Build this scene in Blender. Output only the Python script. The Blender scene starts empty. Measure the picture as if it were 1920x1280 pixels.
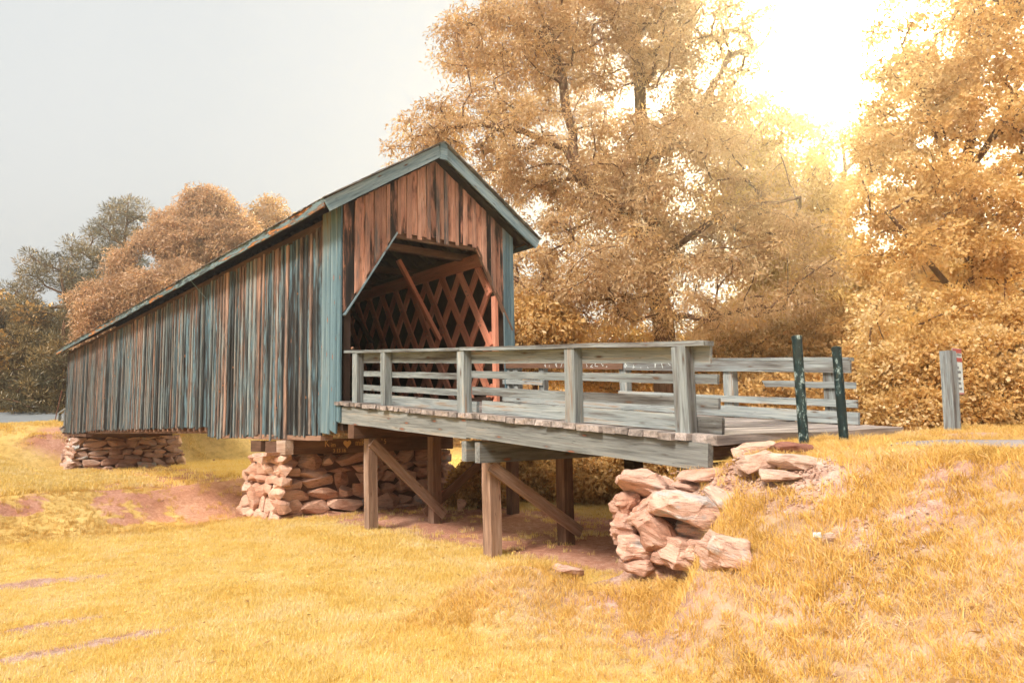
import bpy, bmesh, math, random
import numpy as np
from mathutils import Vector, Matrix, noise as mnoise

random.seed(7)
RNG = np.random.default_rng(11)
SC = bpy.context.scene
COL = SC.collection

# ------------------------------------------------------------------ camera
F_PX, PITCH, ROLL = 1348.99, 0.1116, -0.0198
cam_data = bpy.data.cameras.new("camera")
cam_data.sensor_width = 36.0
cam_data.lens = F_PX / 1920 * 36
cam_data.clip_start = 0.05
cam_data.clip_end = 3000
cam = bpy.data.objects.new("camera", cam_data)
COL.objects.link(cam)
_X = Vector((1, 0, 0)); _U = Vector((0, -math.sin(PITCH), math.cos(PITCH))); _D = Vector((0, math.cos(PITCH), math.sin(PITCH)))
_r = math.cos(ROLL) * _X + math.sin(ROLL) * _U
_u = -math.sin(ROLL) * _X + math.cos(ROLL) * _U
cam.matrix_world = Matrix((_r, _u, -_D)).transposed().to_4x4()
SC.camera = cam

# ------------------------------------------------------------------ world, sun, exposure
SUN_DIR = Vector((-0.42, -0.66, 0.78)).normalized()
GLOW_DIR = (_D + _r * ((1535 - 960) / F_PX) + _u * ((640 - 70) / F_PX)).normalized()
world = bpy.data.worlds.new("World")
SC.world = world
world.use_nodes = True
wt = world.node_tree
wt.nodes.clear()
def wn(t, **k):
    n = wt.nodes.new(t)
    for a, b in k.items(): setattr(n, a, b)
    return n
sky = wn("ShaderNodeTexSky", sky_type='NISHITA', sun_disc=False)
sky.sun_elevation = math.asin(SUN_DIR.z)
sky.sun_rotation = math.atan2(SUN_DIR.x, SUN_DIR.y)
bg_sky = wn("ShaderNodeBackground"); bg_sky.inputs[1].default_value = 0.05
wt.links.new(sky.outputs[0], bg_sky.inputs[0])
tc = wn("ShaderNodeTexCoord")
dot = wn("ShaderNodeVectorMath", operation='DOT_PRODUCT'); dot.inputs[1].default_value = GLOW_DIR
wt.links.new(tc.outputs['Generated'], dot.inputs[0])
glow_ramp = wn("ShaderNodeMapRange", interpolation_type='SMOOTHERSTEP')
glow_ramp.inputs[1].default_value = 0.93; glow_ramp.inputs[2].default_value = 1.0
wt.links.new(dot.outputs['Value'], glow_ramp.inputs[0])
core = wn("ShaderNodeMapRange", interpolation_type='SMOOTHERSTEP')
core.inputs[1].default_value = 0.988; core.inputs[2].default_value = 0.9995
wt.links.new(dot.outputs['Value'], core.inputs[0])
pw = wn("ShaderNodeMath", operation='POWER'); pw.inputs[1].default_value = 2.2
wt.links.new(glow_ramp.outputs[0], pw.inputs[0])
cloud = wn("ShaderNodeTexNoise"); cloud.inputs['Scale'].default_value = 1.6; cloud.inputs['Detail'].default_value = 4
wt.links.new(tc.outputs['Generated'], cloud.inputs[0])
cr = wn("ShaderNodeValToRGB")
cr.color_ramp.elements[0].position = 0.3; cr.color_ramp.elements[0].color = (0.170, 0.182, 0.188, 1)
cr.color_ramp.elements[1].position = 0.7; cr.color_ramp.elements[1].color = (0.198, 0.205, 0.208, 1)
wt.links.new(cloud.outputs[0], cr.inputs[0])
glow = wn("ShaderNodeMix", data_type='RGBA')
glow.inputs['B'].default_value = (1.1, 1.02, 0.84, 1)
wt.links.new(pw.outputs[0], glow.inputs['Factor']); wt.links.new(cr.outputs[0], glow.inputs['A'])
bg_cloud = wn("ShaderNodeBackground"); bg_cloud.inputs[1].default_value = 0.95
core_mix = wn("ShaderNodeMix", data_type='RGBA')
core_mix.inputs['B'].default_value = (42.0, 36.5, 20.0, 1)
wt.links.new(core.outputs[0], core_mix.inputs['Factor']); wt.links.new(glow.outputs['Result'], core_mix.inputs['A'])
wt.links.new(core_mix.outputs['Result'], bg_cloud.inputs[0])
mixw = wn("ShaderNodeMixShader"); mixw.inputs[0].default_value = 0.94
wt.links.new(bg_sky.outputs[0], mixw.inputs[1]); wt.links.new(bg_cloud.outputs[0], mixw.inputs[2])
wout = wn("ShaderNodeOutputWorld")
wt.links.new(mixw.outputs[0], wout.inputs[0])
world.cycles.sampling_method = 'MANUAL'
world.cycles.sample_map_resolution = 512

sun_data = bpy.data.lights.new("sun", 'SUN')
sun_data.energy = 1.5
sun_data.angle = math.radians(16)
sun_data.color = (1.0, 0.93, 0.82)
sun = bpy.data.objects.new("sun", sun_data)
sun.rotation_euler = SUN_DIR.to_track_quat('Z', 'Y').to_euler()
COL.objects.link(sun)

SC.view_settings.view_transform = 'Standard'
SC.view_settings.look = 'None'
SC.view_settings.gamma = 1
SC.view_settings.use_curve_mapping = False
SC.view_settings.exposure = 2.2
SC.cycles.max_bounces = 6
SC.cycles.diffuse_bounces = 3
SC.cycles.transmission_bounces = 3
SC.cycles.volume_bounces = 0
SC.cycles.use_denoising = True

# ------------------------------------------------------------------ frame of the bridge: b to the right, a away along the bridge, z up
TH, BX, BY = 0.6936, -3.637, 15.3221
FRAME = Matrix.Translation((BX, BY, 0)) @ Matrix.Rotation(TH, 4, 'Z')
def fw(b, a, z=0.0):
    return FRAME @ Vector((b, a, z))
CT, ST = math.cos(TH), math.sin(TH)
def to_ab(x, y):
    dx, dy = x - BX, y - BY
    return -ST * dx + CT * dy, CT * dx + ST * dy      # a, b
def pix(x, y, Y):
    """World point seen at photo pixel (x, y) at forward distance Y."""
    d = _D + _r * ((x - 960) / F_PX) + _u * ((640 - y) / F_PX)
    return d * (Y / d.y)

# ------------------------------------------------------------------ terrain height
def sstep(e0, e1, v):
    t = np.clip((v - e0) / (e1 - e0), 0, 1)
    return t * t * (3 - 2 * t)
def _hash_noise(x, y, s, seed):
    """Cheap smooth value noise for numpy arrays."""
    xs, ys = x * s + seed * 17.3, y * s - seed * 9.1
    xi, yi = np.floor(xs), np.floor(ys)
    xf, yf = xs - xi, ys - yi
    def h(i, j):
        v = np.sin(i * 127.1 + j * 311.7 + seed * 74.7) * 43758.5453
        return v - np.floor(v)
    u, v = xf * xf * (3 - 2 * xf), yf * yf * (3 - 2 * yf)
    return (h(xi, yi) * (1 - u) + h(xi + 1, yi) * u) * (1 - v) + (h(xi, yi + 1) * (1 - u) + h(xi + 1, yi + 1) * u) * v - 0.5
def crest(x, y):
    return (x - 2.25) * -0.80 + (y - 8.15) * -0.60
def lip(x, y):
    """Distance beyond the grassy lip of the creek channel."""
    w = _hash_noise(x, y, 0.22, 5) * 1.2
    return (x + 6.7) * -0.748 + (y - 17.4) * 0.663 + w
def height(x, y):
    x = np.asarray(x, float); y = np.asarray(y, float)
    a, b = to_ab(x, y)
    dist = np.hypot(x, y)
    base = -1.72 - 0.46 * sstep(2.5, 10, dist) + 0.05 * _hash_noise(x, y, 0.35, 1) + 0.025 * _hash_noise(x, y, 1.1, 2)
    # creek channel
    d = lip(x, y)
    n1 = _hash_noise(x, y, 0.5, 3)
    ch = -1.15 * sstep(0.0, 4.0, d) + 1.15 * sstep(9.9 + n1 * 2.2, 13.8 + n1 * 2.2, d) + 0.30 * n1 * sstep(10, 12, d) * (1 - sstep(15, 17, d)) + 0.12 * _hash_noise(x, y, 1.4, 33) * sstep(9, 11, d) * (1 - sstep(15, 17, d))
    chan_on = 1 - sstep(3.5, 9.0, b)
    h = base + ch * chan_on
    # far bank climbs towards the road
    left = 1 - sstep(-7.0, -1.0, b)
    left = np.maximum(left, sstep(35.5, 38.5, a) * (1 - sstep(-24, -14, x)))
    rise_l = 2.6 * sstep(23, 45, y) + 1.5 * sstep(43, 54, y)
    rise_r = 1.75 * sstep(33, 50, a)
    far = rise_l * left + rise_r * (1 - left)
    far = np.where(a > 3, far, 0) * sstep(3, 10, a)
    h = h + far
    emb = sstep(34.6, 36.8, a) * (1 - sstep(6.0, 10.0, b)) * sstep(-4.5, -1.2, b)
    h = np.where(emb > 0.01, np.maximum(h, -2.3 + 2.18 * emb), h)
    # the right bank carrying the approach road
    s = np.maximum(crest(x, y), (a + 8.75) * 2.0)
    steep = 0.60 + 1.5 * np.exp(-((x - 1.55) ** 2 + (y - 8.5) ** 2) / 0.9)
    under = sstep(-0.6, 0.6, b) * sstep(-12, -9, a)
    steep = steep + 0.6 * under
    hb = -0.30 - steep * np.maximum(s, 0) - 0.12 * np.exp(-(s / 1.0) ** 2) + 0.07 * _hash_noise(x, y, 0.9, 4) + 0.03 * _hash_noise(x, y, 2.6, 6)
    # cut face behind the boulder wall
    q = (x - 1.9) * -0.52 + (y - 7.85) * -0.85
    lat = (x - 1.9) * 0.85 + (y - 7.85) * -0.52
    cutw = sstep(-1.5, -0.9, lat) * (1 - sstep(0.0, 0.55, lat)) * (1 - sstep(2.2, 3.4, q))
    hb = hb * (1 - cutw) + np.minimum(hb, -0.62 - 1.10 * sstep(-0.12, 0.14, q) - 0.25 * sstep(0.3, 1.6, q)) * cutw
    hb = hb - 0.07 * sstep(0.9, 1.4, b) * (1 - sstep(3.7, 4.3, b)) * (1 - sstep(-9.8, -9.2, a))
    k = 0.16
    m = np.maximum(h, hb)
    h = m + k * np.log1p(np.exp(-np.abs(h - hb) / k)) * 0.55
    h = h + 0.9 * sstep(14, 40, x - 0.1 * y) * sstep(6, 20, y)
    # gentle far terrain
    h = h + 3.0 * sstep(70, 260, dist)
    return h
DIRT_SPOTS = [  # x, y, rx, ry, rot, strength
    (-4.55, 7.15, 0.8, 0.2, 0.75, 1.2), (-4.2, 7.6, 0.65, 0.17, 0.75, 1.1), (-7.0, 10.7, 0.9, 0.28, 0.6, 1.1), (-5.3, 8.4, 0.65, 0.2, 0.6, 1.0),
    (-3.1, 8.3, 0.4, 0.12, 0.7, .5), (-5.2, 6.3, 0.5, 0.13, 0.7, .7), (-3.6, 9.1, 0.35, 0.12, .6, .5), (-1.0, 6.3, .5, .3, 0, .25), (0.6, 8.0, .5, .4, 0, .35),
    (2.78, 7.12, .62, .42, -.5, 1.0), (2.5, 7.6, .5, .4, -.5, 1.0), (2.05, 8.0, .6, .4, -.7, 1.0), (2.15, 7.45, .35, .25, -.6, .8), (1.15, 8.2, .5, .5, 0, .95), (1.0, 7.6, .4, .35, 0, .7), (2.42, 7.25, .42, .3, -.4, .95), (2.25, 7.7, .5, .3, -.6, 1.0), (2.3, 6.95, .25, .2, 0, .6), (2.6, 6.6, .5, .2, -.5, .6), (3.0, 5.9, .6, .3, -.5, .75), (3.6, 6.1, .4, .2, -.3, .6), (2.5, 5.2, .4, .15, -.5, .25), (1.9, 7.1, .35, .35, 0, .6),
    (3.6, 5.1, .35, .25, 0, .2), (2.2, 5.6, .5, .15, -.4, .2), (1.7, 6.0, .4, .2, 0, .2), (2.9, 4.6, .3, .2, 0, .15)]
def dirt(x, y):
    x = np.asarray(x, float); y = np.asarray(y, float)
    a, b = to_ab(x, y)
    n = _hash_noise(x, y, 1.7, 8) + 0.6 * _hash_noise(x, y, 4.5, 9)
    m = np.zeros_like(x)
    for (cx, cy, rx, ry, rot, st) in DIRT_SPOTS:
        c, s = math.cos(rot), math.sin(rot)
        u = ((x - cx) * c + (y - cy) * s) / rx; v = (-(x - cx) * s + (y - cy) * c) / ry
        m = np.maximum(m, st * np.exp(-(u * u + v * v) * 0.8))
    # trodden earth under the approach and round the piers
    ud = sstep(0.2, 1.2, b) * (1 - sstep(4.6, 5.6, b)) * sstep(-9.5, -6.5, a) * (1 - sstep(34, 36, a))
    m = np.maximum(m, 0.95 * ud)
    pr = np.exp(-(np.maximum(np.abs(b - 2.3) - 2.6, 0) ** 2 + np.maximum(np.abs(a - 4.2) - 1.3, 0) ** 2) / 0.12)
    m = np.maximum(m, pr)
    # red clay faces of the creek bank
    d = lip(x, y)
    clay = sstep(9.6, 10.4, d) * (1 - sstep(14.4, 15.6, d)) * sstep(-2.2, -1.3, b) * (1 - sstep(0.2, 1.3, b)) * (0.62 + n * 1.3)
    clay2 = sstep(12.0, 12.5, d) * (1 - sstep(13.2, 13.8, d)) * (1 - sstep(-3.5, -1.8, b)) * (0.5 + n * 1.3)
    clay3 = sstep(0.4, 1.2, d) * (1 - sstep(2.0, 3.0, d)) * (0.1 + n * 0.9)
    m = np.maximum(m, np.clip(np.maximum(np.maximum(clay, clay2), clay3), 0, 1))
    sb = np.maximum(crest(x, y), (a + 8.75) * 2)
    bk = (1 - sstep(2.0, 3.0, sb)) * np.clip(0.10 + 0.85 * _hash_noise(x, y, 1.0, 41) + 0.8 * _hash_noise(x, y, 2.3, 42), 0, 0.75) * (y < 16) * sstep(4.6, 6.6, y)
    m = np.maximum(m, bk)
    # earth round the far abutment
    ab = np.exp(-((a - 36.3) / 1.3) ** 2) * np.exp(-(np.minimum(b + 1.0, 0) / 1.1) ** 2) * (1 - sstep(5, 7, b))
    m = np.maximum(m, 0.8 * ab)
    n5 = _hash_noise(x, y, 2.9, 51) + 0.7 * _hash_noise(x, y, 7.0, 52)
    return np.clip(m + (n * 0.35 + n5 * 0.45) * (m > 0.08), 0, 1)

# ------------------------------------------------------------------ materials
def new_mat(name):
    m = bpy.data.materials.new(name)
    m.use_nodes = True
    nt = m.node_tree
    nt.nodes.clear()
    return m, nt
class NT:
    def __init__(self, nt): self.nt = nt
    def n(self, t, **k):
        x = self.nt.nodes.new(t)
        for a, b in k.items(): setattr(x, a, b)
        return x
    def l(self, a, b): self.nt.links.new(a, b)
    def math(self, op, a, b=None, c=None, clamp=False):
        x = self.n("ShaderNodeMath", operation=op); x.use_clamp = clamp
        for i, v in enumerate((a, b, c)):
            if v is None: continue
            if isinstance(v, (int, float)): x.inputs[i].default_value = v
            else: self.l(v, x.inputs[i])
        return x.outputs[0]
    def mix(self, f, a, b, blend='MIX'):
        x = self.n("ShaderNodeMix", data_type='RGBA', blend_type=blend)
        for s, v in (('Factor', f), ('A', a), ('B', b)):
            sock = [i for i in x.inputs if i.name == s and (i.type == ('VALUE' if s == 'Factor' else 'RGBA'))][0]
            if isinstance(v, (int, float)): sock.default_value = v
            elif isinstance(v, tuple): sock.default_value = v if len(v) == 4 else (*v, 1)
            else: self.l(v, sock)
        return [o for o in x.outputs if o.type == 'RGBA'][0]
    def ramp(self, f, stops, interp='LINEAR'):
        x = self.n("ShaderNodeValToRGB"); e = x.color_ramp.elements
        x.color_ramp.interpolation = interp
        while len(e) < len(stops): e.new(0.5)
        for i, (p, c) in enumerate(stops):
            e[i].position = p; e[i].color = (*c, 1) if len(c) == 3 else c
        self.l(f, x.inputs[0])
        return x.outputs[0]
    def noise(self, vec, scale, detail=3, rough=0.5, w=None, dist=0.0):
        x = self.n("ShaderNodeTexNoise")
        if w is not None:
            x.noise_dimensions = '4D'
            self.l(w, x.inputs['W'])
        x.inputs['Scale'].default_value = scale; x.inputs['Detail'].default_value = detail
        x.inputs['Roughness'].default_value = rough; x.inputs['Distortion'].default_value = dist
        if vec is not None: self.l(vec, x.inputs['Vector'])
        return x.outputs[0]
    def vscale(self, vec, s):
        x = self.n("ShaderNodeVectorMath", operation='MULTIPLY'); x.inputs[1].default_value = s
        self.l(vec, x.inputs[0]); return x.outputs[0]
    def principled(self, color, rough=0.8, bump=None, bump_strength=0.4, bump_dist=0.01, spec=0.25, metal=0.0):
        p = self.n("ShaderNodeBsdfPrincipled")
        if isinstance(color, tuple): p.inputs['Base Color'].default_value = (*color, 1)
        else: self.l(color, p.inputs['Base Color'])
        if isinstance(rough, (int, float)): p.inputs['Roughness'].default_value = rough
        else: self.l(rough, p.inputs['Roughness'])
        p.inputs['Specular IOR Level'].default_value = spec
        p.inputs['Metallic'].default_value = metal
        if bump is not None:
            b = self.n("ShaderNodeBump"); b.inputs['Strength'].default_value = bump_strength; b.inputs['Distance'].default_value = bump_dist
            self.l(bump, b.inputs['Height']); self.l(b.outputs[0], p.inputs['Normal'])
        o = self.n("ShaderNodeOutputMaterial"); self.l(p.outputs[0], o.inputs[0])
        return p

def wood(name, stops, spread=0.5, stain=(0.35, 5, 5), grad=None, knots=0.0, knot_col=(0.16, 0.055, 0.025), grain=0.55, var=0.35, amp=1.5):
    """Weathered timber; the plank's own X runs along the grain. stops colour a stain value that is shifted per plank."""
    m, nt = new_mat(name); t = NT(nt)
    tcn = t.n("ShaderNodeTexCoord"); oi = t.n("ShaderNodeObjectInfo")
    obj = tcn.outputs['Object']
    rnd = oi.outputs['Random']
    w = t.math('MULTIPLY', rnd, 57.0)
    st = t.noise(t.vscale(obj, stain), 1.0, 4, 0.62, w=w, dist=0.4)
    st2 = t.noise(t.vscale(obj, (stain[0] * 3.5, stain[1] * 4, stain[2] * 4)), 1.0, 4, 0.6, w=w)
    v = t.math('ADD', t.math('MULTIPLY', t.math('SUBTRACT', st, 0.5), amp), t.math('MULTIPLY', t.math('SUBTRACT', st2, 0.5), 0.75))
    v = t.math('ADD', v, t.math('MULTIPLY', t.math('SUBTRACT', rnd, 0.5), spread))
    v = t.math('ADD', v, 0.5)
    if grad:  # (x0, x1, amount): wear that changes along the plank
        sep = t.n("ShaderNodeSeparateXYZ"); t.l(obj, sep.inputs[0])
        mr = t.n("ShaderNodeMapRange"); t.l(sep.outputs[0], mr.inputs[0])
        mr.inputs[1].default_value = grad[0]; mr.inputs[2].default_value = grad[1]; mr.inputs[3].default_value = 0; mr.inputs[4].default_value = grad[2]
        v = t.math('ADD', v, mr.outputs[0])
    v = t.math('ADD', v, 0.0, clamp=True)
    col = t.ramp(v, stops)
    g = t.noise(t.vscale(obj, (1.6, 70, 70)), 1.0, 4, 0.65, w=w, dist=0.25)
    g2 = t.noise(t.vscale(obj, (3.0, 190, 190)), 1.0, 2, 0.6, w=w)
    g3 = t.noise(t.vscale(obj, (0.7, 24, 24)), 1.0, 3, 0.6, w=w, dist=0.5)
    gg = t.math('ADD', t.math('MULTIPLY', g, 0.4), t.math('ADD', t.math('MULTIPLY', g2, 0.2), t.math('MULTIPLY', g3, 0.4)))
    gc = t.ramp(gg, [(0.34, (0.36, 0.35, 0.34)), (0.48, (0.85, 0.85, 0.85)), (0.66, (1.25, 1.22, 1.2))])
    col = t.mix(grain, col, t.mix(1.0, col, gc, 'MULTIPLY'))
    # per plank brightness
    wn2 = t.n("ShaderNodeTexWhiteNoise", noise_dimensions='1D'); t.l(w, wn2.inputs['W'])
    br = t.math('ADD', t.math('MULTIPLY', wn2.outputs[0], var * 2), 1 - var)
    cb = t.n("ShaderNodeCombineXYZ"); [t.l(br, cb.inputs[i]) for i in range(3)]
    col = t.mix(1.0, col, cb.outputs[0], 'MULTIPLY')
    # weather checks: thin dark cracks
    ck = t.noise(t.vscale(obj, (0.9, 42, 42)), 1.0, 1, 0.5, w=w, dist=0.15)
    ckm = t.ramp(t.math('ABSOLUTE', t.math('SUBTRACT', ck, 0.5)), [(0.0, (1, 1, 1)), (0.018, (0, 0, 0))])
    ckv = t.math('MULTIPLY', ckm, 0.55)
    col = t.mix(ckv, col, (0.03, 0.025, 0.022))
    if knots > 0:
        vo = t.n("ShaderNodeTexVoronoi", voronoi_dimensions='2D')
        sh = t.n("ShaderNodeVectorMath", operation='ADD'); t.l(t.vscale(obj, (1.1, 4.2, 4.2)), sh.inputs[0])
        cw = t.n("ShaderNodeCombineXYZ"); t.l(w, cw.inputs[0]); t.l(t.math('MULTIPLY', w, 1.7), cw.inputs[1]); t.l(cw.outputs[0], sh.inputs[1])
        t.l(sh.outputs[0], vo.inputs['Vector']); vo.inputs['Scale'].default_value = 1.0
        sc3 = t.n("ShaderNodeSeparateColor"); t.l(vo.outputs['Color'], sc3.inputs[0])
        dk = t.math('ADD', vo.outputs['Distance'], t.math('MULTIPLY', sc3.outputs[0], knots * 0.8))
        km = t.ramp(dk, [(knots * 0.6, (1, 1, 1)), (knots * .8, (0, 0, 0))])
        kr = t.ramp(dk, [(knots * 0.9, (1, 1, 1)), (knots * 1.5, (0, 0, 0))])
        col = t.mix(t.math('MULTIPLY', kr, 0.5), col, (0.06, 0.04, 0.03))
        col = t.mix(km, col, (*knot_col, 1))
    hgt = t.math('SUBTRACT', gg, t.math('MULTIPLY', ckm, 0.8))
    t.principled(col, 0.85, bump=hgt, bump_strength=0.6, bump_dist=0.006, spec=0.2)
    return m

TEAL = (0.13, 0.225, 0.255); TEAL_L = (0.26, 0.37, 0.39); DARK = (0.022, 0.021, 0.022); PINK = (0.40, 0.185, 0.125); BROWN = (0.16, 0.075, 0.048)
M = {}
M['side'] = wood("weathered_siding", [(0.0, (0.016, 0.0155, 0.0165)), (0.40, (0.030, 0.029, 0.031)), (0.47, (0.045, 0.062, 0.072)), (0.56, (0.09, 0.16, 0.20)), (0.66, (0.145, 0.215, 0.245)), (0.72, (0.045, 0.038, 0.036)), (0.86, (0.14, 0.08, 0.06)), (1.0, (0.29, 0.16, 0.12))], spread=0.5, stain=(0.5, 3.2, 3.2), grad=(2.6, 4.6, 0.26), knots=0.08, knot_col=(0.36, 0.15, 0.08), var=0.25, amp=1.4, grain=.9)
M['batten'] = wood("weathered_cover_board", [(0.0, (0.025, 0.024, 0.025)), (0.28, (0.055, 0.055, 0.055)), (0.40, (0.11, 0.15, 0.165)), (0.54, (0.22, 0.245, 0.245)), (0.64, (0.27, 0.235, 0.205)), (0.72, (0.12, 0.09, 0.08)), (0.86, (0.30, 0.19, 0.145)), (1.0, (0.44, 0.27, 0.2))], spread=0.62, stain=(0.5, 4, 4), grad=(2.8, 4.6, 0.18), knots=0.07, knot_col=(0.40, 0.17, 0.08), var=0.3, amp=1.2, grain=.9)
M['corner'] = wood("teal_grey_board", [(0.0, (0.05, 0.06, 0.07)), (0.3, (0.08, 0.142, 0.175)), (0.65, (0.13, 0.21, 0.25)), (0.85, (0.23, 0.29, 0.30)), (1.0, (0.26, 0.21, 0.19))], spread=0.3, stain=(0.35, 6, 6), grad=(3.2, 5.0, 0.22), knots=0.09, knot_col=(0.36, 0.11, 0.05), var=0.14)
M['gable'] = wood("gable_board", [(0.0, (0.02, 0.018, 0.018)), (0.30, (0.04, 0.033, 0.032)), (0.42, (0.17, 0.085, 0.062)), (0.55, (0.46, 0.225, 0.155)), (0.85, (0.62, 0.34, 0.24)), (1.0, (0.64, 0.42, 0.33))], spread=0.62, stain=(0.7, 4.5, 4.5), knots=0.08, knot_col=(0.40, 0.16, 0.08), var=0.25, amp=1.8, grain=.85)
M['gable_cover'] = wood("gable_cover_board", [(0.0, (0.05, 0.045, 0.045)), (0.25, (0.16, 0.13, 0.12)), (0.45, (0.38, 0.20, 0.145)), (0.75, (0.58, 0.32, 0.23)), (1.0, (0.64, 0.42, 0.33))], spread=0.45, stain=(0.7, 5, 5), var=0.25, amp=1.3, grain=.85)
M['barge'] = wood("teal_barge", [(0.0, (0.07, 0.10, 0.12)), (0.3, (0.15, 0.235, 0.28)), (0.65, (0.29, 0.385, 0.43)), (1.0, (0.44, 0.48, 0.48))], spread=0.2, stain=(0.7, 8, 8), knots=0.08, var=0.12)
M['fascia'] = wood("eave_board", [(0.0, (0.02, 0.02, 0.02)), (0.3, (0.06, 0.075, 0.08)), (0.5, (0.19, 0.28, 0.30)), (0.62, (0.09, 0.07, 0.06)), (0.72, (0.50, 0.20, 0.06)), (1.0, (0.20, 0.09, 0.05))], spread=0.25, stain=(0.9, 9, 9), var=0.2)
M['rail'] = wood("silver_rail", [(0.0, (0.065, 0.057, 0.052)), (0.25, (0.15, 0.145, 0.14)), (0.5, (0.235, 0.262, 0.268)), (0.75, (0.315, 0.34, 0.335)), (0.9, (0.31, 0.255, 0.21)), (1.0, (0.30, 0.20, 0.145))], spread=0.35, stain=(0.7, 10, 10), knots=0.09, knot_col=(0.10, 0.06, 0.04), var=0.17, grain=.85, amp=1.8)
M['stringer'] = wood("stringer_wood", [(0.0, (0.08, 0.072, 0.065)), (0.3, (0.18, 0.185, 0.18)), (0.55, (0.255, 0.265, 0.255)), (0.78, (0.31, 0.26, 0.21)), (1.0, (0.34, 0.19, 0.11))], spread=0.15, stain=(0.5, 7, 7), knots=0.12, knot_col=(0.25, 0.10, 0.06), var=0.1, grain=.85, amp=1.8)
M['deck'] = wood("deck_plank", [(0.0, (0.09, 0.075, 0.07)), (0.35, (0.24, 0.205, 0.19)), (0.7, (0.43, 0.36, 0.33)), (1.0, (0.55, 0.44, 0.40))], spread=0.3, stain=(0.5, 7, 7), var=0.25)
M['brown'] = wood("brown_timber", [(0.0, (0.06, 0.032, 0.022)), (0.4, (0.16, 0.085, 0.055)), (0.75, (0.28, 0.165, 0.115)), (1.0, (0.38, 0.29, 0.24))], spread=0.3, stain=(0.5, 4, 4), knots=0.05, var=0.2)
M['post'] = wood("bent_post", [(0.0, (0.13, 0.075, 0.05)), (0.4, (0.33, 0.205, 0.145)), (0.7, (0.46, 0.34, 0.27)), (1.0, (0.46, 0.42, 0.38))], spread=0.25, stain=(0.6, 5, 5), knots=0.055, var=0.15)
M['lattice'] = wood("red_brown_lattice", [(0.0, (0.42, 0.145, 0.085)), (0.5, (0.62, 0.24, 0.15)), (1.0, (0.72, 0.33, 0.23))], spread=0.35, stain=(0.5, 4, 4), var=0.15, grain=0.3)
M['interior'] = wood("dark_interior", [(0.0, (0.03, 0.018, 0.013)), (0.5, (0.055, 0.032, 0.024)), (1.0, (0.09, 0.05, 0.036))], spread=0.3, stain=(0.5, 4, 4), var=0.2)  # also the shaded copy for left lattice, deeper tie beams and brace
M['shingle'] = wood("old_shingle", [(0.0, (0.05, 0.045, 0.04)), (0.5, (0.19, 0.18, 0.165)), (1.0, (0.36, 0.34, 0.31))], spread=0.5, stain=(2, 10, 10), var=0.3)

def mat_flat(name, col, rough=0.6, metal=0.0, noise=0.0, nscale=20, col2=None, spec=0.3, bump=0.0):
    m, nt = new_mat(name); t = NT(nt)
    tcn = t.n("ShaderNodeTexCoord")
    nz = t.noise(tcn.outputs['Object'], nscale, 5, 0.6)
    c2 = col2 or tuple(c * 0.6 for c in col)
    c = t.ramp(nz, [(0.4, col), (0.62, c2)]) if noise else t.mix(t.math('MULTIPLY', nz, 0.5), col, c2)
    t.principled(c, rough, bump=nz if bump else None, bump_strength=bump, metal=metal, spec=spec)
    return m
M['bolt'] = mat_flat("rusty_bolt", (0.45, 0.26, 0.18), 0.55, 0.3, 1, 60, (0.30, 0.13, 0.07))
M['bolt_teal'] = mat_flat("zinc_bolt", (0.24, 0.34, 0.36), 0.45, 0.5)
M['paint_white'] = mat_flat("pale_paint", (0.62, 0.66, 0.66), 0.7)
M['chalk'] = mat_flat("ochre_chalk", (0.90, 0.55, 0.22), 0.9)
M['sign_white'] = mat_flat("sign_white", (0.60, 0.68, 0.68), 0.4, 0.1)
M['sign_red'] = mat_flat("sign_red", (0.42, 0.07, 0.055), 0.5)
M['sign_ink'] = mat_flat("sign_ink", (0.10, 0.09, 0.10), 0.5)
M['marker'] = mat_flat("marker_blue", (0.02, 0.35, 0.45), 0.4)
M['rust'] = mat_flat("rust_rod", (0.22, 0.09, 0.06), 0.8)

def mat_bollard(name, sh):
    m, nt = new_mat(name); t = NT(nt)
    tcn = t.n("ShaderNodeTexCoord"); oi = t.n("ShaderNodeObjectInfo")
    w = t.math('MULTIPLY', oi.outputs['Random'], 33.0)
    o = tcn.outputs['Object']
    a = t.noise(t.vscale(o, (18, 18, 9)), 1, 6, 0.7, w=w, dist=0.8)
    b = t.noise(t.vscale(o, (2, 2, 1.4)), 1, 2, 0.5, w=w)
    v = t.math('ADD', a, t.math('MULTIPLY', t.math('SUBTRACT', b, 0.5), 0.35))
    v = t.math('SUBTRACT', v, sh)
    col = t.ramp(v, [(0.45, (0.006, 0.015, 0.016)), (0.54, (0.010, 0.034, 0.037)), (0.575, (0.24, 0.30, 0.29)), (0.72, (0.38, 0.42, 0.38))])
    t.principled(col, 0.55, bump=v, bump_strength=0.5, bump_dist=0.006)
    return m
M['bollard'] = mat_bollard('chipped_green_paint', 0.004); M['bollard_sound'] = mat_bollard('green_paint', 0.09)

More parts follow.
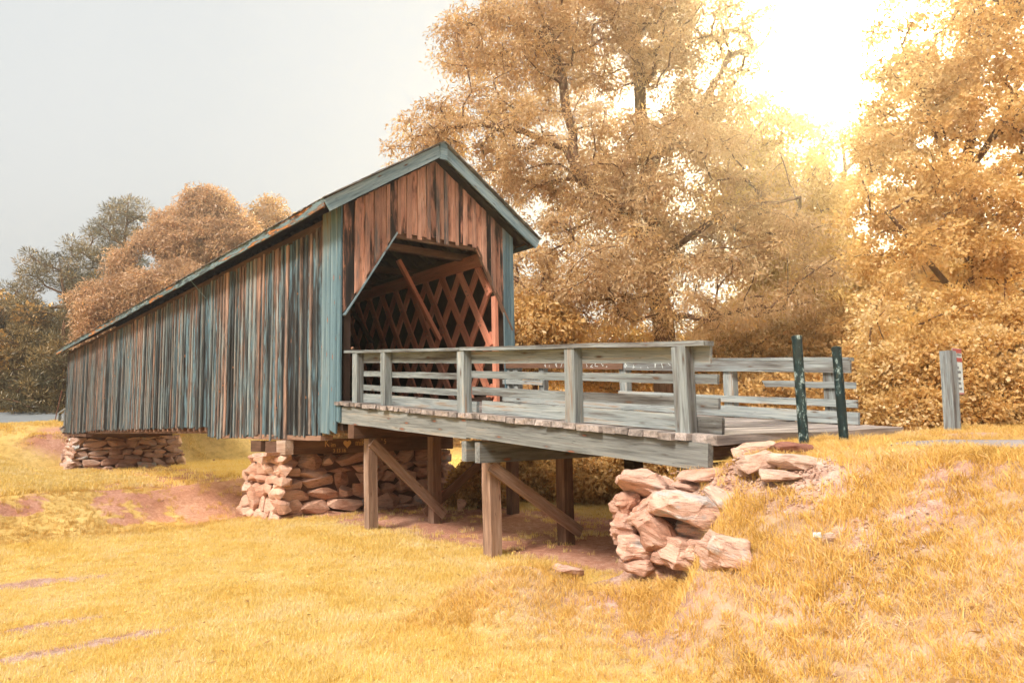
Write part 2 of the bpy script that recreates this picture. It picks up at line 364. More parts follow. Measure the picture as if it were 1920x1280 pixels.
def mat_stone(name, c_main, c_alt, c_grey, layer=1.0, scale=1.0):
    m, nt = new_mat(name); t = NT(nt)
    tcn = t.n("ShaderNodeTexCoord"); oi = t.n("ShaderNodeObjectInfo")
    o = tcn.outputs['Object']; rnd = oi.outputs['Random']
    w = t.math('MULTIPLY', rnd, 91.0)
    big = t.noise(t.vscale(o, (2.2 * scale, 2.2 * scale, 3.5 * scale)), 1, 5, 0.6, w=w)
    lay = t.noise(t.vscale(o, (3.5 * scale, 3.5 * scale, 26 * scale)), 1, 5, 0.65, w=w, dist=0.9)
    fine = t.noise(o, 55 * scale, 5, 0.7, w=w)
    col = t.ramp(t.math('ADD', big, t.math('MULTIPLY', t.math('SUBTRACT', rnd, 0.5), 0.35)), [(0.3, c_alt), (0.5, c_main), (0.66, tuple(min(1, c * 1.18) for c in c_main)), (0.75, c_grey)])
    sh = t.ramp(lay, [(0.34, (0.42, 0.34, 0.30)), (0.46, (0.95, 0.95, 0.95)), (0.7, (1.15, 1.13, 1.12))])
    col = t.mix(0.75 * layer, col, t.mix(1.0, col, sh, 'MULTIPLY'))
    sp = t.ramp(fine, [(0.36, (0.6, 0.55, 0.52)), (0.46, (1, 1, 1))])
    col = t.mix(0.7, col, t.mix(1.0, col, sp, 'MULTIPLY'))
    hgt = t.math('ADD', t.math('MULTIPLY', lay, 0.7 * layer), t.math('ADD', t.math('MULTIPLY', fine, 0.25), t.math('MULTIPLY', big, 0.5)))
    t.principled(col, 0.9, bump=hgt, bump_strength=1.0, bump_dist=0.05, spec=0.15)
    return m
M['stone'] = mat_stone("peach_fieldstone", (0.62, 0.385, 0.285), (0.50, 0.26, 0.175), (0.50, 0.46, 0.435))
M['stone_far'] = mat_stone("mossy_fieldstone", (0.56, 0.38, 0.30), (0.42, 0.23, 0.165), (0.50, 0.51, 0.50))
M['stone_front'] = mat_stone("layered_pink_rock", (0.64, 0.405, 0.315), (0.53, 0.27, 0.185), (0.56, 0.50, 0.475), 1.0, 1.5)
M['stone_pale'] = mat_stone("pale_rock", (0.64, 0.45, 0.36), (0.50, 0.29, 0.21), (0.55, 0.51, 0.49), 0.9, 1.8)
M['stone_red'] = mat_stone("red_brown_rock", (0.26, 0.115, 0.085), (0.20, 0.08, 0.055), (0.27, 0.19, 0.17), 0.6, 1.5)
M['clay'] = mat_stone("clay_mortar", (0.22, 0.115, 0.08), (0.17, 0.075, 0.048), (0.24, 0.14, 0.11), 0.3)

def mat_leaf(name, cols, trans=0.5):
    m, nt = new_mat(name); t = NT(nt)
    at = t.n("ShaderNodeAttribute"); at.attribute_name = "tint"
    g = t.n("ShaderNodeNewGeometry")
    nz = t.noise(t.vscale(g.outputs['Position'], (0.55, 0.55, 0.55)), 1, 3, 0.6)
    v = t.math('ADD', t.math('MULTIPLY', at.outputs['Fac'], 0.75), t.math('MULTIPLY', nz, 0.5))
    v = t.math('SUBTRACT', v, 0.12, clamp=True)
    k = len(cols)
    col = t.ramp(v, [(0.08 + 0.84 * i / (k - 1), c) for i, c in enumerate(cols)])
    d = t.n("ShaderNodeBsdfPrincipled"); t.l(col, d.inputs['Base Color']); d.inputs['Roughness'].default_value = 0.4; d.inputs['Specular IOR Level'].default_value = 0.5
    tr = t.n("ShaderNodeBsdfTranslucent"); t.l(t.mix(0.5, col, t.mix(1.0, col, (1.0, 0.85, 0.45), 'MULTIPLY')), tr.inputs[0])
    mx = t.n("ShaderNodeMixShader"); mx.inputs[0].default_value = trans
    t.l(d.outputs[0], mx.inputs[1]); t.l(tr.outputs[0], mx.inputs[2])
    o = t.n("ShaderNodeOutputMaterial"); t.l(mx.outputs[0], o.inputs[0])
    return m
M['leaf_oak'] = mat_leaf("oak_leaf", [(0.29, 0.165, 0.072), (0.55, 0.34, 0.16), (0.72, 0.53, 0.33), (0.84, 0.54, 0.18)], 0.5)
M['leaf_gold'] = mat_leaf("golden_leaf", [(0.46, 0.27, 0.07), (0.68, 0.45, 0.14), (0.80, 0.58, 0.20), (0.84, 0.66, 0.22)], 0.55)
M['leaf_maple'] = mat_leaf("maple_leaf", [(0.42, 0.24, 0.085), (0.68, 0.43, 0.155), (0.81, 0.58, 0.26), (0.88, 0.72, 0.46)], 0.55)
M['leaf_pink'] = mat_leaf("pink_brown_leaf", [(0.34, 0.20, 0.11), (0.56, 0.36, 0.215), (0.70, 0.48, 0.32), (0.74, 0.49, 0.26)])
M['leaf_pine'] = mat_leaf("pine_needle", [(0.06, 0.06, 0.04), (0.13, 0.115, 0.065), (0.27, 0.20, 0.09), (0.42, 0.28, 0.11)], 0.2)
M['leaf_shrub'] = mat_leaf("shrub_leaf", [(0.30, 0.165, 0.06), (0.60, 0.365, 0.13), (0.78, 0.52, 0.21), (0.86, 0.65, 0.35)])

def mat_bark(name, c1, c2):
    m, nt = new_mat(name); t = NT(nt)
    g = t.n("ShaderNodeTexCoord")
    a = t.noise(t.vscale(g.outputs['Object'], (9, 9, 2.2)), 1, 6, 0.7, dist=0.6)
    col = t.ramp(a, [(0.35, c1), (0.65, c2)])
    t.principled(col, 0.9, bump=a, bump_strength=0.9, bump_dist=0.04, spec=0.1)
    return m
M['bark'] = mat_bark("brown_bark", (0.07, 0.038, 0.022), (0.24, 0.135, 0.085))
M['bark_grey'] = mat_bark("grey_bark", (0.09, 0.085, 0.08), (0.36, 0.34, 0.31))

def mat_ground():
    m, nt = new_mat("grassy_earth"); t = NT(nt)
    at = t.n("ShaderNodeAttribute"); at.attribute_name = "dirt"
    g = t.n("ShaderNodeNewGeometry"); P = g.outputs['Position']
    n1 = t.noise(P, 0.6, 5, 0.65); n2 = t.noise(P, 9, 6, 0.7); n3 = t.noise(P, 48, 4, 0.7)
    thatch = t.ramp(t.math('ADD', t.math('MULTIPLY', n1, 0.5), t.math('MULTIPLY', n2, 0.5)), [(0.35, (0.62, 0.40, 0.12)), (0.5, (0.72, 0.50, 0.18)), (0.65, (0.76, 0.56, 0.26))])
    thatch = t.mix(0.6, thatch, t.mix(1.0, thatch, t.ramp(n3, [(0.35, (0.45, 0.4, 0.35)), (0.6, (1.1, 1.1, 1.1))]), 'MULTIPLY'))
    earth = t.ramp(t.math('ADD', t.math('MULTIPLY', n2, 0.6), t.math('MULTIPLY', n1, 0.4)), [(0.32, (0.33, 0.165, 0.115)), (0.48, (0.52, 0.31, 0.235)), (0.64, (0.70, 0.53, 0.45))])
    earth = t.mix(0.6, earth, t.mix(1.0, earth, t.ramp(n3, [(0.32, (0.5, 0.45, 0.42)), (0.6, (1.15, 1.15, 1.15))]), 'MULTIPLY'))
    ar = t.n("ShaderNodeAttribute"); ar.attribute_name = "red_clay"
    earth = t.mix(ar.outputs['Fac'], earth, t.mix(1.0, earth, (0.94, 0.76, 0.68), 'MULTIPLY'))
    n4 = t.noise(P, 2.3, 5, 0.7)
    ab_ = t.n("ShaderNodeAttribute"); ab_.attribute_name = "bank"
    thatch = t.mix(ab_.outputs['Fac'], thatch, (0.54, 0.36, 0.23))
    thatch = t.mix(0.75, thatch, t.mix(1.0, thatch, t.ramp(n4, [(0.36, (0.66, 0.58, 0.5)), (0.5, (1, 1, 1)), (0.64, (1.1, 1.12, 1.2))]), 'MULTIPLY'))
    f = t.ramp(t.math('ADD', at.outputs['Fac'], t.math('MULTIPLY', t.math('SUBTRACT', n2, 0.5), 0.7)), [(0.3, (0, 0, 0)), (0.55, (1, 1, 1))])
    col = t.mix(f, thatch, earth)
    t.principled(col, 0.95, bump=t.math('ADD', n3, n2), bump_strength=0.8, bump_dist=0.03, spec=0.1)
    return m
M['ground'] = mat_ground()
def mat_grass(name, stops, trans=0.35, pscale=0.9):
    m, nt = new_mat(name); t = NT(nt)
    oi = t.n("ShaderNodeObjectInfo"); g = t.n("ShaderNodeNewGeometry")
    at = t.n("ShaderNodeAttribute"); at.attribute_name = "tint"
    n1 = t.noise(t.vscale(oi.outputs['Location'], (pscale,) * 3), 1, 5, 0.65)
    v = t.math('ADD', t.math('MULTIPLY', n1, 1.35), t.math('ADD', t.math('MULTIPLY', oi.outputs['Random'], 0.22), t.math('MULTIPLY', at.outputs['Fac'], 0.45)))
    v = t.math('SUBTRACT', v, 0.5, clamp=True)
    col = t.ramp(v, stops)
    d = t.n("ShaderNodeBsdfPrincipled"); t.l(col, d.inputs['Base Color']); d.inputs['Roughness'].default_value = 0.55; d.inputs['Specular IOR Level'].default_value = 0.3
    tr = t.n("ShaderNodeBsdfTranslucent"); t.l(col, tr.inputs[0])
    mx = t.n("ShaderNodeMixShader"); mx.inputs[0].default_value = trans
    t.l(d.outputs[0], mx.inputs[1]); t.l(tr.outputs[0], mx.inputs[2])
    o = t.n("ShaderNodeOutputMaterial"); t.l(mx.outputs[0], o.inputs[0])
    return m
M['lawn'] = mat_grass("golden_lawn", [(0.08, (0.68, 0.42, 0.085)), (0.36, (0.82, 0.60, 0.17)), (0.6, (0.86, 0.68, 0.29)), (0.9, (0.89, 0.75, 0.50))], 0.45)
M['bankgrass'] = mat_grass("golden_bank_grass", [(0.08, (0.42, 0.235, 0.065)), (0.35, (0.70, 0.43, 0.105)), (0.6, (0.80, 0.54, 0.17)), (0.95, (0.76, 0.57, 0.40))], 0.32, 1.1)
M['rough'] = mat_grass("creek_grass", [(0.08, (0.24, 0.13, 0.04)), (0.35, (0.56, 0.34, 0.085)), (0.65, (0.74, 0.50, 0.15)), (0.95, (0.62, 0.45, 0.26))], 0.35)

def mat_road(name, c1, c2):
    m, nt = new_mat(name); t = NT(nt)
    g = t.n("ShaderNodeNewGeometry")
    a = t.noise(g.outputs['Position'], 1.2, 4, 0.6); b = t.noise(g.outputs['Position'], 60, 3, 0.7)
    col = t.ramp(t.math('ADD', t.math('MULTIPLY', a, 0.5), t.math('MULTIPLY', b, 0.5)), [(0.35, c1), (0.65, c2)])
    t.principled(col, 0.9, bump=b, bump_strength=0.5, bump_dist=0.01)
    return m
M['road'] = mat_road("pale_asphalt", (0.19, 0.21, 0.23), (0.27, 0.29, 0.31))
M['gravel'] = mat_road("pink_grey_gravel", (0.20, 0.18, 0.19), (0.36, 0.32, 0.32))

# ------------------------------------------------------------------ object helpers
def tag(o, label=None, cat=None, group=None, kind=None):
    if label: o['label'] = label
    if cat: o['category'] = cat
    if group: o['group'] = group
    if kind: o['kind'] = kind
    return o
class Thing:
    """An Empty in the bridge's frame (or the world's) that parents its parts; child coordinates are given in that frame."""
    def __init__(self, name, base, label, cat, group=None, frame=FRAME):
        self.base = Vector(base); self.frame = frame
        self.o = bpy.data.objects.new(name, None)
        self.o.empty_display_size = 0.3
        self.o.matrix_world = frame @ Matrix.Translation(self.base)
        COL.objects.link(self.o)
        tag(self.o, label, cat, group)
def link_mesh(name, me, parent=None, matrix=None, mat=None):
    if mat is not None and not me.materials: me.materials.append(mat)
    o = bpy.data.objects.new(name, me)
    COL.objects.link(o)
    if parent is not None:
        po = parent.o if isinstance(parent, Thing) else parent
        o.parent = po
    if matrix is not None: o.matrix_local = matrix
    return o
def mesh_pydata(name, v, f, smooth=False):
    me = bpy.data.meshes.new(name)
    me.from_pydata([tuple(p) for p in v], [], f)
    if smooth: me.polygons.foreach_set('use_smooth', [True] * len(me.polygons))
    me.update()
    return me
def box_data(L, W, T, seg=3, warp=0.0, rough=0.0, cut0=0.0, cut1=0.0, chamfer=0.0, rag=0.0):
    """A plank along +X from 0 to L, with slight warp, uneven edges and skewed or ragged ends."""
    vs, fs = [], []
    wy = [random.uniform(-1, 1) * warp for _ in range(seg + 1)]
    wz = [random.uniform(-1, 1) * warp for _ in range(seg + 1)]
    for i in range(seg + 1):
        x = L * i / seg
        for (sy, sz) in ((-1, -1), (1, -1), (1, 1), (-1, 1)):
            dx = 0
            if i == 0: dx = cut0 * sy * 0.5 + random.uniform(-rag, rag)
            if i == seg: dx = cut1 * sy * 0.5 + random.uniform(-rag, rag)
            vs.append((x + dx, sy * W / 2 + wy[i] + random.uniform(-1, 1) * rough, sz * T / 2 + wz[i] + random.uniform(-1, 1) * rough * 0.5))
    for i in range(seg):
        k = i * 4
        for j in range(4):
            fs.append((k + j, k + (j + 1) % 4, k + 4 + (j + 1) % 4, k + 4 + j))
    fs.append((3, 2, 1, 0)); k = seg * 4
    fs.append((k, k + 1, k + 2, k + 3))
    return vs, fs
def axis_matrix(p0, p1, wdir):
    x = (p1 - p0).normalized()
    y = Vector(wdir); y = (y - x * y.dot(x)).normalized()
    z = x.cross(y)
    m = Matrix((x, y, z)).transposed().to_4x4()
    m.translation = p0
    return m
def plank(name, parent, p0, p1, W, T, wdir, mat, base=None, **k):
    """One timber from p0 to p1 (centre line, frame coordinates), W wide along wdir, T thick."""
    p0, p1 = Vector(p0), Vector(p1)
    v, f = box_data((p1 - p0).length, W, T, **k)
    me = mesh_pydata(name, v, f)
    mt = axis_matrix(p0, p1, wdir)
    b = base if base is not None else parent.base
    mt.translation -= b
    return link_mesh(name, me, parent, mt, mat)
def sub(name, part, world_like_matrix, me, mat):
    """A sub-part whose matrix is given in the same frame as its part's parent."""
    o = link_mesh(name, me, part, None, mat)
    o.matrix_local = part.matrix_local.inverted() @ world_like_matrix
    return o
_bolt = None
def bolt_mesh(r=0.022, h=0.02):
    v, f = [], []
    n = 8
    for (rr, z) in ((r, 0), (r, h * 0.5), (r * 0.6, h)):
        for i in range(n):
            v.append((rr * math.cos(i * 2 * math.pi / n), rr * math.sin(i * 2 * math.pi / n), z))
    for k in range(2):
        for i in range(n):
            f.append((k * n + i, k * n + (i + 1) % n, (k + 1) * n + (i + 1) % n, (k + 1) * n + i))
    f.append(tuple(2 * n + i for i in range(n)))
    return mesh_pydata("bolt", v, f)
BOLT = bolt_mesh(); BOLT.materials.append(M['bolt'])
BOLT_T = bolt_mesh(0.018, 0.016); BOLT_T.materials.append(M['bolt_teal'])
def bolt(parent_part, base, pos, normal, me=BOLT, s=1.0):
    n = Vector(normal).normalized()
    m = n.to_track_quat('Z', 'Y').to_matrix().to_4x4()
    m = Matrix.Translation(Vector(pos) - base) @ m @ Matrix.Scale(s, 4)
    o = link_mesh("bolt", me, parent_part)
    o.matrix_local = parent_part.matrix_local.inverted() @ m
    return o

# ================================================================== GROUND
def axis_pts(fine0, fine1, step, lo, hi, growth=1.22):
    p = list(np.arange(fine0, fine1 + 1e-6, step))
    s = step
    while p[-1] < hi: s *= growth; p.append(p[-1] + s)
    s = step
    q = []
    x = fine0
    while x > lo: s *= growth; x -= s; q.append(x)
    return np.array(q[::-1] + p)
GX = axis_pts(-16, 13, 0.13, -420, 420)
GY = axis_pts(2.5, 27, 0.13, -200, 600)
def build_ground():
    X, Y = np.meshgrid(GX, GY)
    Z = height(X, Y)
    D = dirt(X, Y)
    Z = Z - 0.045 * D * np.abs(_hash_noise(X, Y, 3.2, 12)) * 2 + 0.02 * _hash_noise(X, Y, 3.0, 13)
    nx, ny = len(GX), len(GY)
    me = bpy.data.meshes.new("ground")
    co = np.stack([X, Y, Z], -1).reshape(-1, 3).astype(np.float32)
    me.vertices.add(len(co)); me.vertices.foreach_set('co', co.ravel())
    i = np.arange(nx * ny).reshape(ny, nx)
    q = np.stack([i[:-1, :-1], i[:-1, 1:], i[1:, 1:], i[1:, :-1]], -1).reshape(-1, 4).astype(np.int32)
    me.loops.add(q.size); me.loops.foreach_set('vertex_index', q.ravel())
    me.polygons.add(len(q)); me.polygons.foreach_set('loop_start', np.arange(0, q.size, 4, dtype=np.int32))
    me.polygons.foreach_set('use_smooth', np.ones(len(q), bool))
    me.update(calc_edges=True)
    at = me.attributes.new('dirt', 'FLOAT', 'POINT'); at.data.foreach_set('value', D.ravel().astype(np.float32))
    A_, B_ = to_ab(X, Y)
    bk_ = 1 - sstep(2.0, 3.2, np.maximum(crest(X, Y), (A_ + 8.75) * 2))
    at = me.attributes.new('bank', 'FLOAT', 'POINT'); at.data.foreach_set('value', bk_.ravel().astype(np.float32))
    red = np.clip(sstep(12, 16, Y) + sstep(-8.2, -6.5, A_) * sstep(-0.2, 0.8, B_), 0, 1)
    at = me.attributes.new('red_clay', 'FLOAT', 'POINT'); at.data.foreach_set('value', red.ravel().astype(np.float32))
    o = link_mesh("ground", me, None, None, M['ground'])
    tag(o, kind='structure')
build_ground()
def hz(x, y): return float(height(x, y))

def strip(name, pts, width, mat, lift=0.02, cross=4):
    """A road strip following the terrain; pts = centre line in world xy."""
    v, f = [], []
    n = len(pts)
    for i, p in enumerate(pts):
        p = Vector(p); q = Vector(pts[min(i + 1, n - 1)]) - Vector(pts[max(i - 1, 0)])
        s = Vector((-q.y, q.x)).normalized()
        for j in range(cross + 1):
            c = p + s * width * (j / cross - 0.5)
            v.append((c.x, c.y, hz(c.x, c.y) + lift))
    for i in range(n - 1):
        for j in range(cross):
            k = i * (cross + 1) + j
            f.append((k, k + 1, k + cross + 2, k + cross + 1))
    me = mesh_pydata(name, v, f, True)
    o = link_mesh(name, me, None, None, mat)
    return tag(o, kind='structure')
rc = [pix(-700, 812, 46), pix(-400, 806, 46), pix(-150, 797, 46.5), pix(0, 790, 47), pix(95, 797, 47.5), pix(200, 797, 49), pix(330, 797, 50)]
_pts = []
for i in range(len(rc) - 1):
    for k in range(6):
        p = rc[i].lerp(rc[i + 1], k / 6); _pts.append((p.x, p.y))
strip("road", _pts, 4.6, M['road'], 0.06, 6)
_pts = [tuple(fw(2.3, a)[:2]) for a in np.arange(-10.4, -40, -0.8)]
strip("gravel_track", _pts, 2.6, M['gravel'], 0.02, 6)

# ================================================================== COVERED BRIDGE
W, LB = 4.788, 36.1
bridge = Thing("covered_bridge", (0, 0, -0.15), "long covered wooden bridge with weathered board siding, gabled portal and lattice inside", "bridge")
def siding():
    a = 0.93
    def zbot(a):
        if a < 8.8: return -0.17 - 0.09 * math.sin(min(a, 4.4) / 4.4 * 1.57) + random.uniform(-.04, .035)
        if a < 29: return 0.03 + random.uniform(-.02, .02)
        return -0.09 + random.uniform(-.05, .03)
    while a < LB - 0.05:
        w = random.uniform(0.25, 0.36)
        if a + w > LB: w = LB - a
        zb, zt = zbot(a), 4.52 + random.uniform(-.05, .05)
        lean = random.uniform(-.014, .014)
        plank("siding_board", bridge, (-0.014 + random.uniform(-.006, .006), a + w / 2, zb), (-0.014 + random.uniform(-.005, .005), a + w / 2 + lean, zt), w - random.uniform(.004, .02), 0.026, (0, 1, 0), M['side'], seg=4, warp=.006, rough=.003, cut0=random.uniform(-.03, .03), rag=.012)
        a += w
        if a < LB - 0.2 and random.random() < 0.95:
            cw = random.choice((random.uniform(.07, .11), random.uniform(.11, .19)))
            c = a + random.uniform(-.03, .03)
            plank("cover_board", bridge, (-0.047, c, zb + random.uniform(-.06, .05)), (-0.047, c + random.uniform(-.02, .02), zt), cw, 0.036, (0, 1, 0), M['batten'], seg=4, warp=.007, rough=.004, rag=.012, cut0=random.uniform(-.02, .02))
siding()
# corner boards on the side wall
for k, (a0, a1, zb) in enumerate(((0.0, 0.17, 0.08), (0.18, 0.50, -0.12), (0.51, 0.92, -0.16))):
    plank("corner_board", bridge, (-0.03, (a0 + a1) / 2, zb), (-0.03, (a0 + a1) / 2, 4.78), a1 - a0 - .008, 0.04, (0, 1, 0), M['corner'], seg=3, warp=.004, cut0=(0.09 if k == 1 else 0.02), rag=.01)
# far side wall: cladding boards seen only from inside and edge on
def joined_boards(name, parent, boards, mat, kind='stuff'):
    """boards: list of (p0, p1, W, T, wdir) joined into one part."""
    V, Fc = [], []
    for (p0, p1, w, th, wd) in boards:
        v, f = box_data((Vector(p1) - Vector(p0)).length, w, th, seg=1, rough=.003)
        mt = axis_matrix(Vector(p0), Vector(p1), wd); mt.translation -= parent.base
        k = len(V); V += [mt @ Vector(p) for p in v]; Fc += [tuple(j + k for j in q) for q in f]
    o = link_mesh(name, mesh_pydata(name, V, Fc), parent, None, mat)
    if kind: o['kind'] = kind
    return o
bl = []; a = 0.36
while a < LB:
    w = random.uniform(.24, .32); bl.append(((W - .014, a + w / 2, -.15), (W - .014, a + w / 2, 4.5), w - .004, .028, (0, 1, 0))); a += w
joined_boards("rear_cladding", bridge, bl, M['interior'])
bl = []; b = 0.0
while b < W - .05:
    w = random.uniform(.22, .32); zt = 4.7 + .64 * min(b + w / 2, W - b - w / 2)
    bl.append(((min(b + w / 2, W - .1), LB + .0, -.1), (min(b + w / 2, W - .1), LB, zt), w, .03, (1, 0, 0))); b += w
joined_boards("end_cladding", bridge, bl, M['interior'])
# gable boards round the flared opening
OA, OT, OS = 1.36, 4.41, 2.42
def open_bottom(b):
    if b <= 0.05: return OS
    if b < OA: return OS + (b - .05) / (OA - .05) * (OT - OS)
    if b <= 3.62: return OT
    if b < 4.66: return OT - (b - 3.62) / (4.66 - 3.62) * (OT - OS)
    return OS
def roof_under(b):
    return 4.78 + 0.64 * min(b, W - b)
def gable_piece(name, b0, b1, bot0, bot1, af, ab, mat, top_trim=0.0):
    v, f = [], []
    breaks = [b0, b1]
    for c in (0.05, OA, W / 2, 3.62):
        if b0 + .02 < c < b1 - .02: breaks.append(c)
    breaks = sorted(breaks)
    # local X is up so that the grain runs upwards
    cx, z0 = (b0 + b1) / 2, min(bot0, bot1)
    for b in breaks:
        t = (b - b0) / (b1 - b0)
        bt = bot0 * (1 - t) + bot1 * t
        tp = roof_under(b) - top_trim
        for (z, aa) in ((bt, ab), (tp, ab), (tp, af), (bt, af)):
            v.append((z - z0, b - cx, aa))
    n = len(breaks)
    for i in range(n - 1):
        k = i * 4
        for j in range(4): f.append((k + j, k + (j + 1) % 4, k + 4 + (j + 1) % 4, k + 4 + j))
    f.append((3, 2, 1, 0)); k = (n - 1) * 4; f.append((k, k + 1, k + 2, k + 3))
    me = mesh_pydata(name, v, f)
    bm = bmesh.new(); bm.from_mesh(me); bmesh.ops.recalc_face_normals(bm, faces=bm.faces); bm.to_mesh(me); bm.free()
    mt = Matrix(((0, 1, 0, cx), (0, 0, 1, 0), (1, 0, 0, z0), (0, 0, 0, 1)))
    mt.translation -= bridge.base
    return link_mesh(name, me, bridge, mt, mat)
b = 0.0
edges = []
while b < W - .3:
    w = random.uniform(.24, .34)
    b1 = min(b + w, 4.46)
    if 4.46 - b1 < .1: b1 = 4.46
    off = random.uniform(-.006, .006)
    j0 = random.uniform(-.01, .025)
    gable_piece("gable_board", b + .004, b1 - .004, open_bottom(b) - (j0 if OA < b < 3.4 else 0), open_bottom(b1) - (j0 if OA < b < 3.4 else 0), -.028 + off, .0 + off, M['gable'])
    edges.append(b1)
    b = b1
    if b >= 4.45: break
for e in edges[:-1]:
    if random.random() < .95:
        w = random.uniform(.08, .135)
        zz = open_bottom(e) - (random.uniform(.04, .13) if OA < e < 3.6 else -.03)
        gable_piece("gable_batten", e - w / 2, e + w / 2, zz, zz + (open_bottom(e + w / 2) - open_bottom(e - w / 2) if not OA < e < 3.6 else 0), -.066, -.038, M['gable_cover'], .02)
for (b0, b1) in ((4.46, 4.57), (4.575, 4.68), (4.685, 4.80)):
    gable_piece("corner_board", b0, b1 - .004, .35, .33, -.035, -.0, M['corner'])
# trim round the opening
plank("portal_trim", bridge, (0.03, 0.0, OS - .06), (OA - .02, 0.0, OT - .03), .12, .035, (0, 1, 0), M['barge'])
plank("portal_trim", bridge, (4.72, 0.0, OS - .08), (3.62, 0.0, OT - .03), .12, .035, (0, 1, 0), M['brown'])
plank("portal_header", bridge, (OA - .1, 0.10, OT - .05), (3.74, 0.10, OT - .05), .13, .10, (0, 0, 1), M['brown'], seg=2, warp=.006)
plank("portal_post", bridge, (0.13, 0.12, -.1), (0.13, 0.12, 2.6), .16, .16, (1, 0, 0), M['interior'])
plank("portal_post", bridge, (4.27, 0.11, -.1), (4.27, 0.11, 3.2), .10, .15, (1, 0, 0), M['lattice'])
# barge boards with the peak block
SL = 0.64; ca = 1 / math.hypot(1, SL)
def rake(b): return 4.60 + SL * (b + .56) if b < W / 2 else 4.60 + SL * (W - b + .56)
def barge(b0, b1, mat=M['barge']):
    return plank("barge_board", bridge, (b0, -.37, rake(b0)), (b1, -.37, rake(b1)), .26, .04, (0, 0, 1), mat, seg=4, warp=.006, rag=0)
barge(-.56, W / 2 - .06); barge(W + .56, W / 2 + .06)
pk = rake(W / 2)
v = [(-.1, 0, -.27), (.1, 0, -.27), (.1, 0, .10), (0, 0, .17), (-.1, 0, .10)]
v = v + [(x, .05, z) for x, y, z in v]
f = [(0, 1, 2, 3, 4), (9, 8, 7, 6, 5)] + [(i, 5 + i, 5 + (i + 1) % 5, (i + 1) % 5) for i in range(5)]
me = mesh_pydata("peak_block", v, f)
link_mesh("peak_block", me, bridge, Matrix.Translation(Vector((W / 2, -.42, pk + .02)) - bridge.base), M['barge'])
# roof: two slopes of sheathing, lapped shingles, eave boards, rafter tails
roof_v, roof_f = [], []
def slab(b0, z0, b1, z1, t, a0, a1):
    k = len(roof_v)
    for a in (a0, a1):
        for (b, z) in ((b0, z0), (b1, z1), (b1, z1 + t), (b0, z0 + t)): roof_v.append((b, a, z - bridge.base.z))
    for j in range(4): roof_f.append((k + j, k + (j + 1) % 4, k + 4 + (j + 1) % 4, k + 4 + j))
    roof_f.append((k + 3, k + 2, k + 1, k)); roof_f.append((k + 4, k + 5, k + 6, k + 7))
ZE = 4.60 + .14
slab(-.58, ZE - .01, W / 2, ZE - .01 + SL * (W / 2 + .58), .035, -.38, LB + .3)
slab(W / 2, ZE - .01 + SL * (W / 2 + .58), W + .58, ZE - .01, .035, -.38, LB + .3)
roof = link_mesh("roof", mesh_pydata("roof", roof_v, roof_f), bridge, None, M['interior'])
# shingle courses that lap each other: the ones at the near rake and eave singly, the rest as one cover
def sh_mesh(w):
    v, f = box_data(.5, w, .016, seg=2, warp=.006, rough=.004, rag=.02)
    me = mesh_pydata("shingle", v, f); me.materials.append(M['shingle']); return me
SH = [sh_mesh(random.uniform(.10, .17)) for _ in range(14)]
SLOPE_L = (W / 2 + .63) / ca
def shingle_matrix(side, c, a, lift=0.0):
    return _shm(side, c, a, lift) @ Matrix.Diagonal((min(1.0, max(.12, (SLOPE_L - c - .01) / .5)), 1, 1, 1))
def _shm(side, c, a, lift):
    # c: distance up the slope from the eave
    up = Vector((ca, 0, SL * ca)) if side < 0 else Vector((-ca, 0, SL * ca))
    nrm = Vector((-SL * ca, 0, ca)) if side < 0 else Vector((SL * ca, 0, ca))
    e = Vector((-.63, a, ZE + .03 - .05 * SL)) if side < 0 else Vector((W + .63, a, ZE + .03 - .05 * SL))
    p = e + up * c + nrm * (.014 + lift)
    x = (up * 1.0 + nrm * -.028).normalized(); y = Vector((0, 1, 0)); z = x.cross(y)
    if z.z < 0: y = -y; z = x.cross(y)
    m = Matrix((x, y, z)).transposed().to_4x4(); m.translation = p - bridge.base
    return m
n_course = 22; exposure_len = (W / 2 + .63) / ca / n_course
cov_v, cov_f = [], []
for side in (-1, 1):
    for c in range(n_course):
        a = -.46
        while a < LB + .3:
            me = random.choice(SH); w = .14
            single = (side < 0 and c == 0 and a < 14) or a < -.3
            mt = shingle_matrix(side, c * exposure_len + random.uniform(-.03, .02), a + w / 2 + random.uniform(-.01, .01), random.uniform(0, .012))
            if single:
                s = link_mesh("shingle", me, roof, mt)
            elif c == 0 or c % 1 == 0 and a < 3:
                k = len(cov_v)
                cov_v += [mt @ v_.co for v_ in me.vertices]; cov_f += [tuple(j + k for j in p.vertices) for p in me.polygons]
            else:
                ww = 1.2
                up = shingle_matrix(side, c * exposure_len, a + ww / 2)
                v_, f_ = box_data(.5, ww, .016, seg=1, warp=.004)
                k = len(cov_v); cov_v += [up @ Vector(q) for q in v_]; cov_f += [tuple(j + k for j in p) for p in f_]
                w = ww
            a += w
cov = link_mesh("shingle_cover", mesh_pydata("shingle_cover", cov_v, cov_f), roof, None, M['shingle']); cov['kind'] = 'stuff'
a = -.33
while a < LB + .25:
    l = random.uniform(3.2, 4.6); a1 = min(a + l, LB + .25)
    if LB + .25 - a1 < 1: a1 = LB + .25
    plank("eave_board", bridge, (-.585, a, 4.665), (-.585, a1 - .01, 4.665 + random.uniform(-.01, .01)), .2, .035, (0, 0, 1), M['fascia'], seg=8, warp=.009, rough=.008, rag=.01)
    a = a1
plank("eave_board", bridge, (W + .585, -.33, 4.665), (W + .585, LB, 4.665), .2, .035, (0, 0, 1), M['fascia'])
